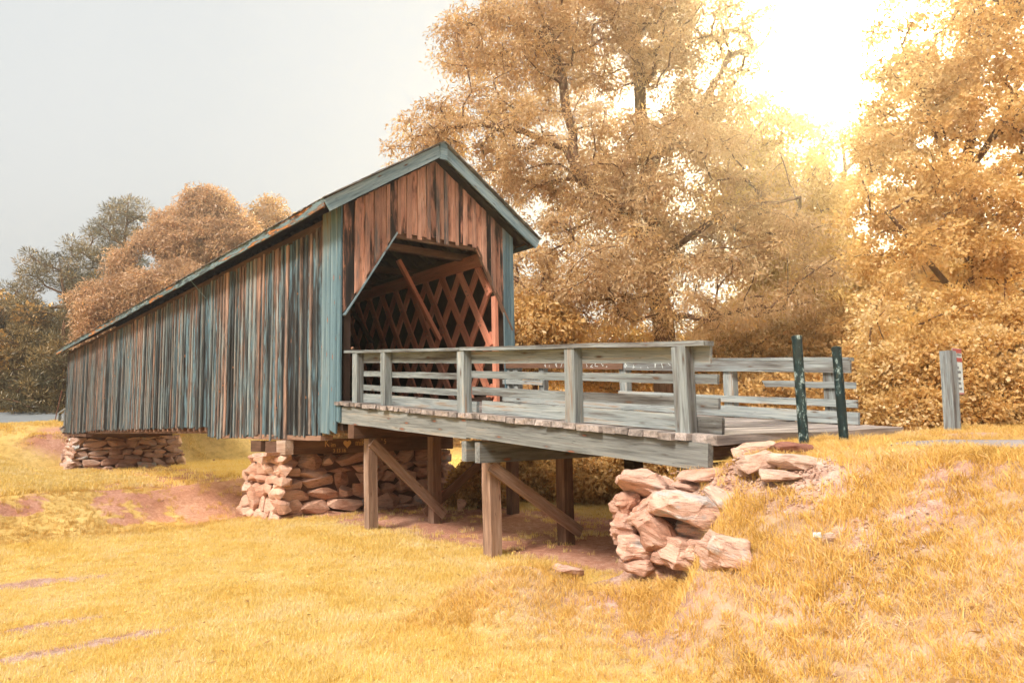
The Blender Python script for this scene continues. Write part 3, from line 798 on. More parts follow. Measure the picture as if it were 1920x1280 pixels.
for i, a in enumerate(np.arange(-.1, LB, .61)):
    plank("rafter", bridge, (-.52, a, 4.67 - .02), (W / 2, a, 4.67 + SL * (W / 2 + .52) - .02), .12, .06, (0, 0, 1), M['interior'], seg=1)
    plank("rafter", bridge, (W + .52, a, 4.67 - .02), (W / 2, a, 4.67 + SL * (W / 2 + .52) - .02), .12, .06, (0, 0, 1), M['interior'], seg=1)
for b_ in (0.1, W - .1):
    plank("wall_plate", bridge, (b_, 0.05, 4.62), (b_, LB, 4.62), .2, .14, (0, 0, 1), M['brown'], seg=4)
wire = plank("wire", bridge, (-.62, 9.4, 4.72), (-.10, 9.2, 4.05), .018, .018, (0, 1, 0), M['bolt_teal'], seg=1)
# lattice trusses: two crossing families of planks with chords and pegs
peg_v, peg_f = [], []
for side, bf, bb in ((1, 4.19, 4.26), (-1, W - 4.19 - .0, W - 4.26)):
    for fam in (0, 1):
        for i in range(-6, 43):
            a0 = -.75 + .84 * i + (0.0 if fam == 0 else 0.52)
            z0, z1 = .42, 4.28
            run = .63 * (z1 - z0)
            p0 = [bf if fam == 0 else bb, a0, z0]
            p1 = [p0[0], a0 + (run if fam == 0 else run), z1]
            if fam == 1: p0[1], p1[1] = a0 + run, a0
            # clip at the portal end and the far end
            lo, hi = (0.2 if side == 1 else 1.6), LB - .2
            pa, pb = (p0, p1) if p0[1] < p1[1] else (p1, p0)
            if pb[1] < lo + .3 or pa[1] > hi - .3: continue
            def at(a_): 
                t = (a_ - pa[1]) / (pb[1] - pa[1]); return [pa[0], a_, pa[2] + t * (pb[2] - pa[2])]
            q0 = at(lo) if pa[1] < lo else pa
            q1 = at(hi) if pb[1] > hi else pb
            plank("lattice_plank", bridge, q0, q1, .185, .06, (0, 1, 0), M['lattice' if side == 1 else 'interior'], seg=1, rough=.003)  # left truss takes the dark copy: inside shade put into its colour
            if side == 1 and fam == 0 and i < 16:
                for kx in range(-1, 6):
                    # pegs where the planks cross
                    for dz in (-.05, .05):
                        t = (0.11 + .222 * kx) + dz * .3
                        if not 0.03 < t < .97: continue
                        ac, zc = p0[1] + (p1[1] - p0[1]) * t, z0 + (z1 - z0) * t
                        if ac < .25: continue
                        k = len(peg_v)
                        for rr, d in ((.024, 0), (.018, .03)):
                            for q in range(6):
                                an = q * math.pi / 3
                                peg_v.append((bf - .03 - d, ac + rr * math.cos(an), zc + rr * math.sin(an) - bridge.base.z))
                        peg_f += [(k + q, k + (q + 1) % 6, k + 6 + (q + 1) % 6, k + 6 + q) for q in range(6)] + [tuple(k + 6 + q for q in range(6))]
    s = -1 if side == 1 else 1
    plank("upper_chord", bridge, (bf + s * .075, .18, 4.2), (bf + s * .075, LB - .2, 4.2), .34, .07, (0, 0, 1), M['lattice'], seg=6)
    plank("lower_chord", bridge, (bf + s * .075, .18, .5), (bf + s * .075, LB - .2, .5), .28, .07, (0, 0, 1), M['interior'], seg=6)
pegs = link_mesh("peg_cover", mesh_pydata("peg_cover", peg_v, peg_f), bridge, None, M['bolt']); pegs['kind'] = 'stuff'
pegs.name = "wooden_pegs"
for a in np.arange(1.3, LB, 2.5):
    plank("tie_beam", bridge, (.2, a, 4.40), (W - .2, a, 4.40), .17, .16, (0, 0, 1), M['brown' if a < 8 else 'interior'], seg=1)  # beams deeper inside turn dark, shade painted into their tone
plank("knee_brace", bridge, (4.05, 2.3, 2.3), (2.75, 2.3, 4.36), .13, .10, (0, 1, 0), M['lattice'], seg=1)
plank("knee_brace", bridge, (4.05, 6.1, 2.6), (2.75, 6.1, 4.36), .13, .10, (0, 1, 0), M['interior'], seg=1)  # deeper brace in the dark copy, shade painted in
# floor, floor beams that stick out under the siding, chords under the floor
bl = [((.15, a + .12, .44), (W - .15, a + .12, .44), .235, .06, (0, 1, 0)) for a in np.arange(.05, LB - .2, .25)]
joined_boards("bridge_floor", bridge, bl, M['interior'])
for a in np.arange(.5, LB - .3, .62):
    plank("floor_beam", bridge, (-.02 if a > 9 else .12, a, .22 - (.22 if a > 9 else 0) + .0), (W - .1, a, .22 - (.22 if a > 9 else 0)), .15 + random.uniform(0, .05), .17, (0, 0, 1), M['brown'], seg=1)
for b_ in (.28, W - .28):
    plank("bottom_chord", bridge, (b_, .15, -.08), (b_, LB - .1, -.08), .16, .3, (0, 0, 1), M['brown'], seg=6)
plank("bolster", bridge, (.10, .9, -.265), (.10, 7.9, -.235), .12, .26, (0, 0, 1), M['brown'], seg=8, warp=.012, rough=.012, rag=.05)
plank("bolster", bridge, (W - .2, .9, -.265), (W - .2, 7.9, -.235), .12, .26, (0, 0, 1), M['brown'], seg=4, warp=.01)
plank("bolster", bridge, (.10, 29, -.24), (.10, 35.9, -.24), .14, .26, (0, 0, 1), M['brown'], seg=8, warp=.012, rough=.012)
# timber crib on the piers, with the painted names on its front beam
plank("bearing_beam", bridge, (-.05, 2.96, -.50), (W + .05, 2.96, -.53), .36, .26, (0, 0, 1), M['brown'], seg=4, warp=.01)
for (b_, a_) in ((.10, 3.9), (.10, 4.9), (1.2, 4.3), (4.4, 4.3)):
    plank("bearing_block", bridge, (b_, a_ - .35, -.5), (b_, a_ + .35, -.5), .28, .24, (0, 0, 1), M['brown'], seg=2, warp=.008, rag=.01)
plank("bearing_block", bridge, (-.02, 2.7, -.5), (-.02, 3.25, -.5), .34, .2, (0, 0, 1), M['post'], seg=2)
plank("bearing_beam", bridge, (-.1, 32.3, -.32), (W + .2, 32.3, -.32), .22, .3, (0, 0, 1), M['brown'], seg=4)
plank("bearing_beam", bridge, (-.1, 33.9, -.32), (W + .2, 33.9, -.32), .22, .3, (0, 0, 1), M['brown'], seg=4)
def text_mesh(body, size, mat, name="lettering", extrude=.002, shear=0.0):
    cu = bpy.data.curves.new(name, 'FONT'); cu.body = body; cu.size = size; cu.extrude = extrude; cu.align_x = 'LEFT'; cu.shear = shear
    ob = bpy.data.objects.new(name, cu); COL.objects.link(ob)
    dg = bpy.context.evaluated_depsgraph_get()
    me = bpy.data.meshes.new_from_object(ob.evaluated_get(dg)); me.materials.clear(); me.materials.append(mat); me.name = name
    bpy.data.objects.remove(ob); bpy.data.curves.remove(cu)
    return me
# writing plane: x along b, y up, facing -a
def write(body, size, b, a, z, mat, parent, base, squeeze=1.0, tilt=0.0):
    me = text_mesh(body, size, mat)
    m = Matrix.Translation(Vector((b, a, z)) - base) @ Matrix.Rotation(math.pi / 2, 4, 'X') @ Matrix.Rotation(tilt, 4, 'Z') @ Matrix.Diagonal((squeeze, 1, 1, 1))
    return link_mesh("lettering", me, parent, m)
wa = 2.815
write("K", .27, .93, wa, -.52, M['chalk'], bridge, bridge.base, .8, .03)
write("im", .17, 1.10, wa, -.53, M['chalk'], bridge, bridge.base, .8)
write("miKE", .24, 1.78, wa, -.52, M['chalk'], bridge, bridge.base, .72, .02)
write("\" 5", .2, 2.52, wa, -.50, M['chalk'], bridge, bridge.base, .7)
write("3 13 16", .13, 1.16, wa, -.665, M['chalk'], bridge, bridge.base, .9)
hv = []
for i in range(28):
    t = i / 28 * 2 * math.pi
    hv.append((.0068 * 16 * math.sin(t) ** 3, 0, .0072 * (13 * math.cos(t) - 5 * math.cos(2 * t) - 2 * math.cos(3 * t) - math.cos(4 * t))))
hv2 = [(x, -.004, z) for x, y, z in hv]
hf = [tuple(range(27, -1, -1)), tuple(range(28, 56))] + [(i, (i + 1) % 28, 28 + (i + 1) % 28, 28 + i) for i in range(28)]
link_mesh("painted_heart", mesh_pydata("painted_heart", hv + hv2, hf), bridge, Matrix.Translation(Vector((1.55, wa, -.46)) - bridge.base), M['chalk'])

# ================================================================== APPROACH RAMP
def zd(a): return 0.505 + 0.0765 * a          # deck surface on the approach
ramp = Thing("approach_ramp", (2.3, -4.5, -2.2), "sloping timber approach deck on posts leading up to the covered bridge portal", "ramp")
a = .18
while a > -8.85:
    w = random.uniform(.17, .25)
    rag = random.uniform(-.035, .03)
    z = zd(a - w / 2) - .04 + random.uniform(-.006, .006)
    plank("deck_plank", ramp, (-.07 + rag, a - w / 2, z), (W + .08 + random.uniform(-.06, .06), a - w / 2, z), w - .012, .08, (0, 1, .0765), M['deck'], seg=3, warp=.006, rough=.006, rag=.015)
    a -= w
plank("deck_plank", ramp, (.05, -9.06, zd(-9.06) - .055), (W + .25, -9.06, zd(-9.06) - .055), .34, .11, (0, 1, .0765), M['deck'], seg=6, warp=.012, rough=.014, rag=.02)
def stringer(b, pts, mat=M['stringer'], thick=.10):
    for (a0, zt0, zb0, a1, zt1, zb1) in pts:
        h = ((zt0 - zb0) + (zt1 - zb1)) / 2
        p = plank("stringer", ramp, (b, a0, (zt0 + zb0) / 2), (b, a1, (zt1 + zb1) / 2), h, thick, (0, 0, 1), mat, seg=6, warp=.004, rough=.003)
        yield p
near = list(stringer(.05, [(.16, .42, .045, -4.47, .075, -.245), (-4.48, .075, -.23, -9.14, -.285, -.60)]))
for b in (1.6, 3.2, W - .05):
    list(stringer(b, [(.1, .415, .07, -4.47, .07, -.25), (-4.48, .07, -.25, -9.1, -.29, -.58)], M['brown'], .12))
for (p, a_, f_) in ((near[0], -.5, .35), (near[0], -3.9, .5), (near[1], -4.75, .3), (near[1], -4.75, .75), (near[1], -6.6, .25), (near[1], -6.6, .8), (near[1], -8.7, .35), (near[1], -8.7, .8)):
    zt = zd(a_) - .085; bolt(p, ramp.base, (-.004, a_, zt - .31 * f_), (-1, 0, 0), BOLT_T)
def bent_post(b, a, ztop, zbot, s=.21, mat=M['post']):
    return plank("bent_post", ramp, (b, a, zbot), (b + random.uniform(-.02, .02), a, ztop), s, s, (1, 0, 0), mat, seg=3, warp=.005, rough=.004)
# first bent, right in front of the stone pier
A1 = -.42
plank("bent_cap", ramp, (.0, A1, -.12), (W - .1, A1, -.14), .30, .26, (0, 0, 1), M['brown'], seg=4, warp=.006)
bent_post(.47, A1, -.28, -2.6); bent_post(2.06, A1, -.28, -2.6, .22, M['brown']); bent_post(4.3, A1, -.28, -2.6, .22, M['brown'])
p = plank("bent_brace", ramp, (.40, A1 - .14, -.36), (2.22, A1 - .14, -2.02), .20, .055, (.7, 0, .7), M['post'], seg=3, warp=.004)
bolt(p, ramp.base, (.62, A1 - .17, -.56), (0, -1, 0)); bolt(p, ramp.base, (2.06, A1 - .17, -1.87), (0, -1, 0))
plank("bent_brace", ramp, (1.86, A1 + .14, -1.98), (4.35, A1 + .14, -.38), .20, .055, (-.6, 0, .8), M['brown'], seg=3, warp=.004)
# second bent: paired caps with the posts held between them
A2 = -4.62
plank("bent_cap", ramp, (.03, A2 - .10, -.48), (W - .1, A2 - .10, -.50), .33, .13, (0, 0, 1), M['stringer'], seg=4, warp=.006)
plank("bent_cap", ramp, (.03, A2 + .26, -.46), (W - .1, A2 + .26, -.48), .33, .13, (0, 0, 1), M['stringer'], seg=4, warp=.006)
bent_post(.45, A2 + .08, -.28, -2.6, .22); bent_post(2.12, A2 + .08, -.28, -2.6, .22, M['brown']); bent_post(4.0, A2 + .08, -.28, -2.5, .26, M['interior'])
p = plank("bent_brace", ramp, (.30, A2 - .10, -.70), (2.32, A2 - .10, -1.98), .20, .055, (.6, 0, .8), M['post'], seg=3, warp=.004)
bolt(p, ramp.base, (.50, A2 - .13, -.82), (0, -1, 0)); bolt(p, ramp.base, (2.16, A2 - .13, -1.88), (0, -1, 0))
# sill timbers and log support at the bank
plank("end_sill", ramp, (.15, -8.9, -.42), (W, -8.9, -.42), .16, .22, (0, 0, 1), M['brown'], seg=4, warp=.012)
plank("end_sill", ramp, (.25, -8.98, -.62), (W, -8.98, -.62), .18, .22, (0, 0, 1), M['brown'], seg=4, warp=.015)
def log_mesh(name, r, h, mat, n=12, rough=.08):
    v, f = [], []
    for k in range(5):
        for i in range(n):
            an = i / n * 2 * math.pi; rr = r * (1 + random.uniform(-rough, rough))
            v.append((rr * math.cos(an), rr * math.sin(an), h * k / 4))
    for k in range(4):
        f += [(k * n + i, k * n + (i + 1) % n, (k + 1) * n + (i + 1) % n, (k + 1) * n + i) for i in range(n)]
    f.append(tuple(4 * n + i for i in range(n)))
    me = mesh_pydata(name, v, f, True); me.materials.append(mat); return me
link_mesh("log_support", log_mesh("log_support", .16, 1.5, M['bark_grey']), ramp, Matrix.Translation(Vector((1.55, -7.7, -1.85)) - ramp.base))

# ------------------------------------------------------------------ railings
def rail_board(th, name, b, a0, a1, h0, h1, thick=.045, mat=M['rail'], **k):
    """Board along the approach between heights h0 and h1 above the deck."""
    hc = (h0 + h1) / 2
    return plank(name, th, (b, a0, zd(a0) + hc), (b, a1, zd(a1) + hc), h1 - h0, thick, (0, 0, 1), mat, seg=k.pop('seg', 5), warp=k.pop('warp', .005), rough=.003, **k)
rn = Thing("timber_railing", (.1, -4.5, zd(-4.5)), "silvery timber railing on the near side of the approach with posts bolted outside", "railing")
for a_, s in ((-.50, .19), (-1.68, .16), (-4.28, .2), (-6.88, .2), (-8.78, .2)):
    p = plank("railing_post", rn, (.11, a_, zd(a_) - .1), (.11 + random.uniform(-.01, .01), a_ + random.uniform(-.015, .015), zd(a_) + 1.03), s, .16, (0, 1, 0), M['rail'], seg=3, warp=.004, rough=.003)
    bolt(p, rn.base, (.025, a_ + .03, zd(a_) + .11), (-1, 0, 0), BOLT, 1.5)
rail_board(rn, "handrail", .12, -.02, -4.26, 1.035, 1.09, .2)
rail_board(rn, "handrail", .12, -4.27, -9.14, 1.035, 1.095, .2)
rail_board(rn, "rail_board", .215, -.1, -4.3, .83, 1.03)
rail_board(rn, "rail_board", .215, -4.31, -9.10, .83, 1.03)
rail_board(rn, "rail_board", .215, -.25, -4.3, .55, .66)
rail_board(rn, "rail_board", .215, -4.31, -9.18, .585, .70)
rail_board(rn, "rail_board", .215, -.25, -4.3, .27, .38)
rail_board(rn, "rail_board", .215, -4.4, -9.19, .30, .43, warp=.014)
rail_board(rn, "kick_board", .225, -.2, -4.5, .01, .19, .06)
rail_board(rn, "kick_board", .225, -4.65, -8.72, .01, .21, .06)
rail_board(rn, "kick_board", .235, -8.74, -9.2, .0, .20, .06)

rf = Thing("timber_railing", (4.55, -4.5, zd(-4.5)), "weathered railing on the far side of the approach with a snapped middle board", "railing")
for a_, s in ((-.02, .16), (-.36, .16), (-1.31, .17), (-3.9, .19), (-6.45, .2), (-8.35, .2)):
    plank("railing_post", rf, (4.60, a_, zd(a_) - .1), (4.60, a_, zd(a_) + (1.02 if a_ < -1 else .98)), s, .16, (0, 1, 0), M['rail'], seg=3, warp=.004, rough=.003)
rail_board(rf, "handrail", 4.56, -4.0, -8.72, 1.035, 1.09, .19)
p0 = rail_board(rf, "rail_board", 4.49, .05, -3.95, .86, 1.04, mat=M['brown'])
p1 = rail_board(rf, "rail_board", 4.49, -3.97, -8.74, .84, 1.03)
rail_board(rf, "rail_board", 4.49, .1, -1.4, .46, .57)
b_ = rail_board(rf, "rail_board", 4.49, -7.2, -8.78, .58, .685, rag=.05, warp=.01); b_['label'] = "snapped grey board with a splintered end"
rail_board(rf, "rail_board", 4.49, -3.8, -8.8, .28, .40)
k0 = rail_board(rf, "kick_board", 4.47, .1, -5.4, .02, .20, .06)
k1 = rail_board(rf, "kick_board", 4.47, -5.42, -8.82, .02, .21, .06)
for p, a_ in ((k0, -.9), (k0, -2.0), (k0, -4.7), (k1, -6.5), (k1, -8.2)):
    bolt(p, rf.base, (4.436, a_, zd(a_) + .12), (-1, 0, 0), BOLT_T, 1.6)
for a_ in (-.3, -1.0): bolt(p0, rf.base, (4.465, a_, zd(a_) + .93), (-1, 0, 0), BOLT, 1.3)
# pale scrawl on the far rail: worn paint strokes that can no longer be read
sv, sf = [], []
def stroke(pts, wd=.014):
    for (a0, h0), (a1, h1) in zip(pts[:-1], pts[1:]):
        d = Vector((a1 - a0, h1 - h0)); 
        if d.length < 1e-4: continue
        n = Vector((-d.y, d.x)).normalized() * wd / 2
        k = len(sv)
        for (aa, hh) in ((a0 + n.x, h0 + n.y), (a0 - n.x, h0 - n.y), (a1 - n.x, h1 - n.y), (a1 + n.x, h1 + n.y)):
            sv.append((4.464, aa, zd(aa) + hh))
        sf.append((k, k + 1, k + 2, k + 3))
rs = random.Random(4)
for (a_s, a_e) in ((-1.5, -2.35), (-2.85, -3.6), (-4.0, -5.6)):
    a_ = a_s
    while a_ > a_e:
        pts = [(a_ - rs.uniform(0, .1), .88 + rs.uniform(0, .12)) for _ in range(rs.randint(3, 4))]
        stroke(pts); a_ -= rs.uniform(.13, .2)
sv = [(x, y - rf.base.y, z - rf.base.z) for x, y, z in sv]; sv = [(x - rf.base.x, y, z) for x, y, z in sv]
link_mesh("worn_scrawl", mesh_pydata("worn_scrawl", sv, sf), rf, None, M['paint_white'])

# ------------------------------------------------------------------ far ramp beyond the bridge
fr = Thing("far_ramp", (2.3, LB + 1.5, -.3), "small timber ramp with railing at the far end of the bridge by the road", "ramp")
for a_ in np.arange(LB + .15, LB + 3.2, .25):
    plank("deck_plank", fr, (-.1, a_, .30 - .1 * (a_ - LB)), (W + .1, a_, .30 - .1 * (a_ - LB)), .235, .07, (0, 1, 0), M['deck'], seg=1, rag=.02)
plank("stringer", fr, (.0, LB + .1, .1), (.0, LB + 3.2, -.2), .28, .1, (0, 0, 1), M['stringer'], seg=2)
plank("end_sill", fr, (-.6, LB + 2.4, -.42), (W + .3, LB + 2.4, -.42), .22, .3, (0, 0, 1), M['stringer'], seg=2)
plank("end_sill", fr, (-.9, LB + 1.0, -.62), (W + .3, LB + 1.0, -.62), .2, .3, (0, 0, 1), M['brown'], seg=2)
for a_ in (LB + .4, LB + 2.6):
    plank("railing_post", fr, (.06, a_, .1), (.06, a_, 1.32 - .1 * (a_ - LB)), .16, .16, (0, 1, 0), M['rail'], seg=1)
plank("handrail", fr, (.06, LB + .1, 1.34), (.06, LB + 2.8, 1.08), .2, .06, (1, 0, 0), M['rail'], seg=2)
plank("rail_board", fr, (.14, LB + .1, .85), (.14, LB + 2.8, .6), .12, .05, (0, 0, 1), M['rail'], seg=2)
rod = Thing("thin_rod", (-.25, LB + 2.9, .05), "thin rusty rod leaning beside the far ramp railing", "pole")
plank("rod_shaft", rod, (-.25, LB + 2.9, -.05), (.15, LB + 3.0, 2.55), .05, .05, (0, 1, 0), M['rust'], seg=1)

# ================================================================== STONES
def rock_mesh(sx, sy, sz, rng, npts=18, box=.72, mat=None, smooth=False, detail=0, name="stone"):
    """Angular boulder: the hull of points scattered over a rounded block."""
    bm = bmesh.new()
    for _ in range(npts):
        v = Vector((rng.gauss(0, 1), rng.gauss(0, 1), rng.gauss(0, 1))).normalized()
        m = max(abs(v.x), abs(v.y), abs(v.z))
        v = v * (1 - box) + (v / m) * box
        v = v * rng.uniform(.86, 1.0)
        bm.verts.new((v.x * sx / 2, v.y * sy / 2, v.z * sz / 2))
    r = bmesh.ops.convex_hull(bm, input=bm.verts)
    bmesh.ops.delete(bm, geom=[e for e in r['geom_interior'] if isinstance(e, bmesh.types.BMVert)], context='VERTS')
    if detail:
        bmesh.ops.bevel(bm, geom=list(bm.edges) , offset=min(sx, sy, sz) * .06, segments=1, affect='EDGES', profile=.6, clamp_overlap=True)
        bmesh.ops.triangulate(bm, faces=bm.faces)
        bmesh.ops.subdivide_edges(bm, edges=list(bm.edges), cuts=detail, use_grid_fill=True)
        so = Vector((rng.uniform(0, 90), rng.uniform(0, 90), 0))
        k_ = min(1.0, min(sx, sy, sz) / .28)
        bm.normal_update()
        dsp = []
        for v in bm.verts:
            c = v.co
            d = mnoise.fractal(c * 5.0 + so, 0.9, 2.1, 4) * .038
            d += mnoise.noise(Vector((c.x * 2.2, c.y * 2.2, c.z * 26 + c.x * 5)) + so) * .026
            d -= max(0, mnoise.noise(c * 4.0 - so) - .25) * .06
            dsp.append(v.normal * d * k_)
        for v, q in zip(bm.verts, dsp): v.co += q
    bmesh.ops.recalc_face_normals(bm, faces=bm.faces)
    me = bpy.data.meshes.new(name); bm.to_mesh(me); bm.free()
    if detail:
        me.polygons.foreach_set('use_smooth', [True] * len(me.polygons)); me.set_sharp_from_angle(angle=math.radians(20))
    if mat: me.materials.append(mat)
    return me
def masonry(th, origin, udir, ndir, u_len, z0, z1, batter, sw, sh, mat, rng, depth=.4, start=0):
    """Rows of fieldstones over one face; udir along the face, ndir outwards."""
    z = z0; u_d = Vector(udir); n_d = Vector(ndir)
    row = 0
    while z < z1 - .03:
        h = rng.uniform(sh[0], sh[1])
        if z1 - z - h < sh[0] * .7: h = z1 - z
        off = batter * (z1 - z) / (z1 - z0)
        u = -off + rng.uniform(-.1, .02)
        end = u_len + off
        while u < end - .05:
            w = rng.uniform(sw[0], sw[1])
            hh = h * rng.uniform(.9, 1.18)
            if rng.random() < .22: hh = h * rng.uniform(1.25, 1.6); 
            if u + w > end: w = max(.15, end - u)
            c = Vector(origin) + u_d * (u + w / 2) + n_d * (off - depth / 2 + rng.uniform(-.05, .05)) + Vector((0, 0, z + h / 2 + rng.uniform(-.03, .03)))
            me = rock_mesh(w * 1.16, depth, hh * 1.18, rng, rng.randint(14, 20), rng.uniform(.68, .92))
            me.materials.append(mat)
            rot = Matrix.Rotation(math.atan2(u_d.y, u_d.x), 4, 'Z') @ Matrix.Rotation(rng.uniform(-.16, .16), 4, 'Y') @ Matrix.Rotation(rng.uniform(-.1, .1), 4, 'Z')
            link_mesh("stone", me, th, Matrix.Translation(c - th.base) @ rot)
            u += w
        z += h; row += 1
def core(th, b0, b1, a0, a1, z0, z1, fl, mat):
    v = [(b0 - fl, a0 - fl, z0), (b1 + fl, a0 - fl, z0), (b1 + fl, a1 + fl, z0), (b0 - fl, a1 + fl, z0), (b0, a0, z1), (b1, a0, z1), (b1, a1, z1), (b0, a1, z1)]
    v = [Vector(p) - th.base for p in v]
    f = [(3, 2, 1, 0), (4, 5, 6, 7), (0, 1, 5, 4), (1, 2, 6, 5), (2, 3, 7, 6), (3, 0, 4, 7)]
    link_mesh("clay_core", mesh_pydata("clay_core", v, f), th, None, mat)
rg = random.Random(21)
pier = Thing("stone_pier", (2.3, 4.1, -2.2), "rough fieldstone pier under the near end of the bridge with chalk names on its beam", "pier", "stone piers under the bridge")
core(pier, .08, W - .1, 3.2, 5.2, -2.5, -.74, .12, M['clay'])
masonry(pier, (-.1, 2.98, 0), (1, 0, 0), (0, -1, 0), W + .15, -2.32, -.70, .18, (.36, .95), (.15, .33), M['stone'], rg)
masonry(pier, (-.12, 2.9, 0), (0, 1, 0), (-1, 0, 0), 2.4, -2.32, -.70, .22, (.34, .85), (.15, .32), M['stone'], rg)
masonry(pier, (W + .1, 3.0, 0), (0, 1, 0), (1, 0, 0), 2.3, -2.32, -.72, .2, (.4, .8), (.2, .3), M['stone'], rg)
plank("cap_slab", pier, (-.18, 3.05, -.665), (-.18, 4.1, -.665), .5, .07, (1, 0, 0), M['stone_pale'], seg=4, warp=.02, rough=.02, rag=.04)
pier2 = Thing("stone_pier", (2.5, 33.2, -2.2), "weathered fieldstone pier standing in the lawn under the far end of the bridge", "pier", "stone piers under the bridge")
core(pier2, .1, W + .5, 32.3, 34.6, -2.8, -.45, .2, M['clay'])
masonry(pier2, (-.15, 32.05, 0), (1, 0, 0), (0, -1, 0), W + .75, -2.55, -.42, .42, (.45, 1.2), (.17, .36), M['stone_far'], rg)
masonry(pier2, (-.15, 32.0, 0), (0, 1, 0), (-1, 0, 0), 2.6, -2.55, -.42, .3, (.45, 1.0), (.17, .36), M['stone_far'], rg)

WORLD = Matrix.Identity(4)
def rock_at(name, px, py, Y, wpx, hpx, mat, rng, tilt=0.0, depth=None, parent=None, label=None, npts=24, yaw=0.0, detail=2, sink=0.0):
    c = pix(px, py, Y); s = Y / F_PX * 1.0
    w, h = wpx * s, hpx * s
    d = depth or (w * .5 + h * .5)
    c = c + Vector((0, d * .32, -sink))
    me = rock_mesh(w * 1.06, d, h * 1.06, rng, npts, .62, mat, False, detail, name)
    mt = Matrix.Translation(c) @ Matrix.Rotation(yaw, 4, 'Z') @ Matrix.Rotation(tilt, 4, 'Y')
    if parent is not None:
        mt.translation -= parent.base
        return link_mesh(name, me, parent, mt)
    o = link_mesh(name, me, None, mt)
    return tag(o, label, "rock")
wall_base = pix(1260, 1060, 8.0)
rw = Thing("rock_wall", wall_base, "stacked pink layered boulders holding the bank below the end of the approach ramp", "rock wall", frame=WORLD)
r3 = random.Random(5)
SF = M['stone_front']
for (px, py, Y, w, h, mat, tilt, dep) in (
    (1205, 914, 8.05, 100, 60, SF, .12, .6), (1252, 920, 8.25, 84, 44, SF, .1, .5), (1182, 953, 8.2, 66, 54, SF, -.1, .5),
    (1222, 957, 7.8, 96, 42, SF, -.45, .5), (1300, 960, 7.5, 150, 64, SF, .12, .65), (1364, 944, 7.5, 80, 56, M['stone_pale'], .5, .55),
    (1173, 993, 8.15, 54, 58, SF, .05, .5), (1229, 1001, 7.75, 106, 72, SF, .3, .6), (1322, 1006, 7.75, 120, 60, SF, .05, .5),
    (1200, 1033, 7.9, 98, 54, SF, .06, .6), (1272, 1040, 7.6, 70, 60, SF, .2, .5), (1240, 1046, 7.75, 40, 30, SF, 0, .3),
    (1200, 1063, 7.85, 70, 28, SF, .05, .4), (1316, 1040, 7.6, 80, 60, SF, .1, .5), (1320, 912, 8.2, 130, 22, SF, .0, .6), (1372, 928, 7.9, 110, 18, SF, -.05, .5),
    (1405, 908, 7.8, 110, 22, M['stone_pale'], -.12, .5), (1395, 965, 7.35, 60, 44, SF, .5, .4), (1188, 972, 8.3, 66, 110, M['clay'], 0, .5), (1270, 990, 8.25, 190, 120, M['clay'], 0, .6)):
    rock_at("stone", px, py, Y, w, h, mat, r3, tilt, dep, rw, detail=3)
def ground_y(px, py):
    """Forward distance at which the terrain lies under photo pixel (px, py)."""
    for Y in np.arange(2.5, 40, .02):
        p = pix(px, py, Y)
        if p.z < hz(p.x, p.y): return float(Y)
    return 10.0
rock_at("rock", 1228, 1072, ground_y(1228, 1082) - .05, 58, 34, M['stone_front'], r3, 0, .35, None, "low rounded rock at the foot of the boulder wall")
rock_at("rock", 1368, 1046, ground_y(1368, 1062) - .1, 96, 74, M['stone_front'], r3, .35, .45, None, "earthy pink rock half buried right of the boulder wall")
rock_at("rock", 1494, 839, 7.55, 70, 19, M['stone_red'], r3, .03, .22, None, "dark reddish brown block lying on bare clay in front of the bollard")
rock_at("rock", 1432, 868, 7.35, 84, 40, M['stone_pale'], r3, -.2, .5, None, "pale pink outcrop boulder in the clay right of the stringer end")
rock_at("rock", 1500, 868, 7.2, 120, 28, M['stone_pale'], r3, .1, .5, None, "broad flat pale slab of bare rock on top of the bank")
rock_at("rock", 1352, 897, 8.05, 150, 22, M['stone_front'], r3, -.04, .5, None, "long flat ledge of pink rock above the boulder wall", sink=-.03)
rock_at("rock", 1440, 888, 7.55, 110, 26, M['stone_pale'], r3, -.1, .5, None, "stepped pale ledge between the boulder wall and the bare clay", sink=-.04)
rock_at("rock", 1425, 850, 7.9, 90, 30, M['stone_front'], r3, -.12, .5, None, "rounded pink outcrop touching the end sill of the ramp", sink=-.02)
rock_at("rock", 1555, 866, 7.2, 66, 14, M['stone_pale'], r3, -.28, .3, None, "narrow pale ledge of rock running into the grass on the bank")
rock_at("rock", 1472, 894, 7.0, 90, 22, M['stone_pale'], r3, .1, .4, None, "crumbling pale ledge below the flat slab on the bank")
rock_at("rock", 1534, 1004, ground_y(1534, 1008) - .03, 17, 12, M['paint_white'], r3, 0, .06, None, "small bright white stone lying in the grass of the bank", npts=14, detail=0)
rock_at("rock", 1558, 1012, ground_y(1558, 1020) - .04, 22, 26, M['stone_pale'], r3, .1, .1, None, "small upright pinkish stone beside the bright white one", npts=14, detail=0)
rock_at("rock", 1064, 1070, ground_y(1064, 1082), 66, 30, M['stone_front'], r3, .05, .35, None, "lone pink rock lying in the lawn left of the boulder wall", sink=.03)
rock_at("rock", 866, 946, 17.5, 18, 22, M['stone'], r3, 0, .25, None, "grey fieldstone at the rear corner of the near pier", detail=0)
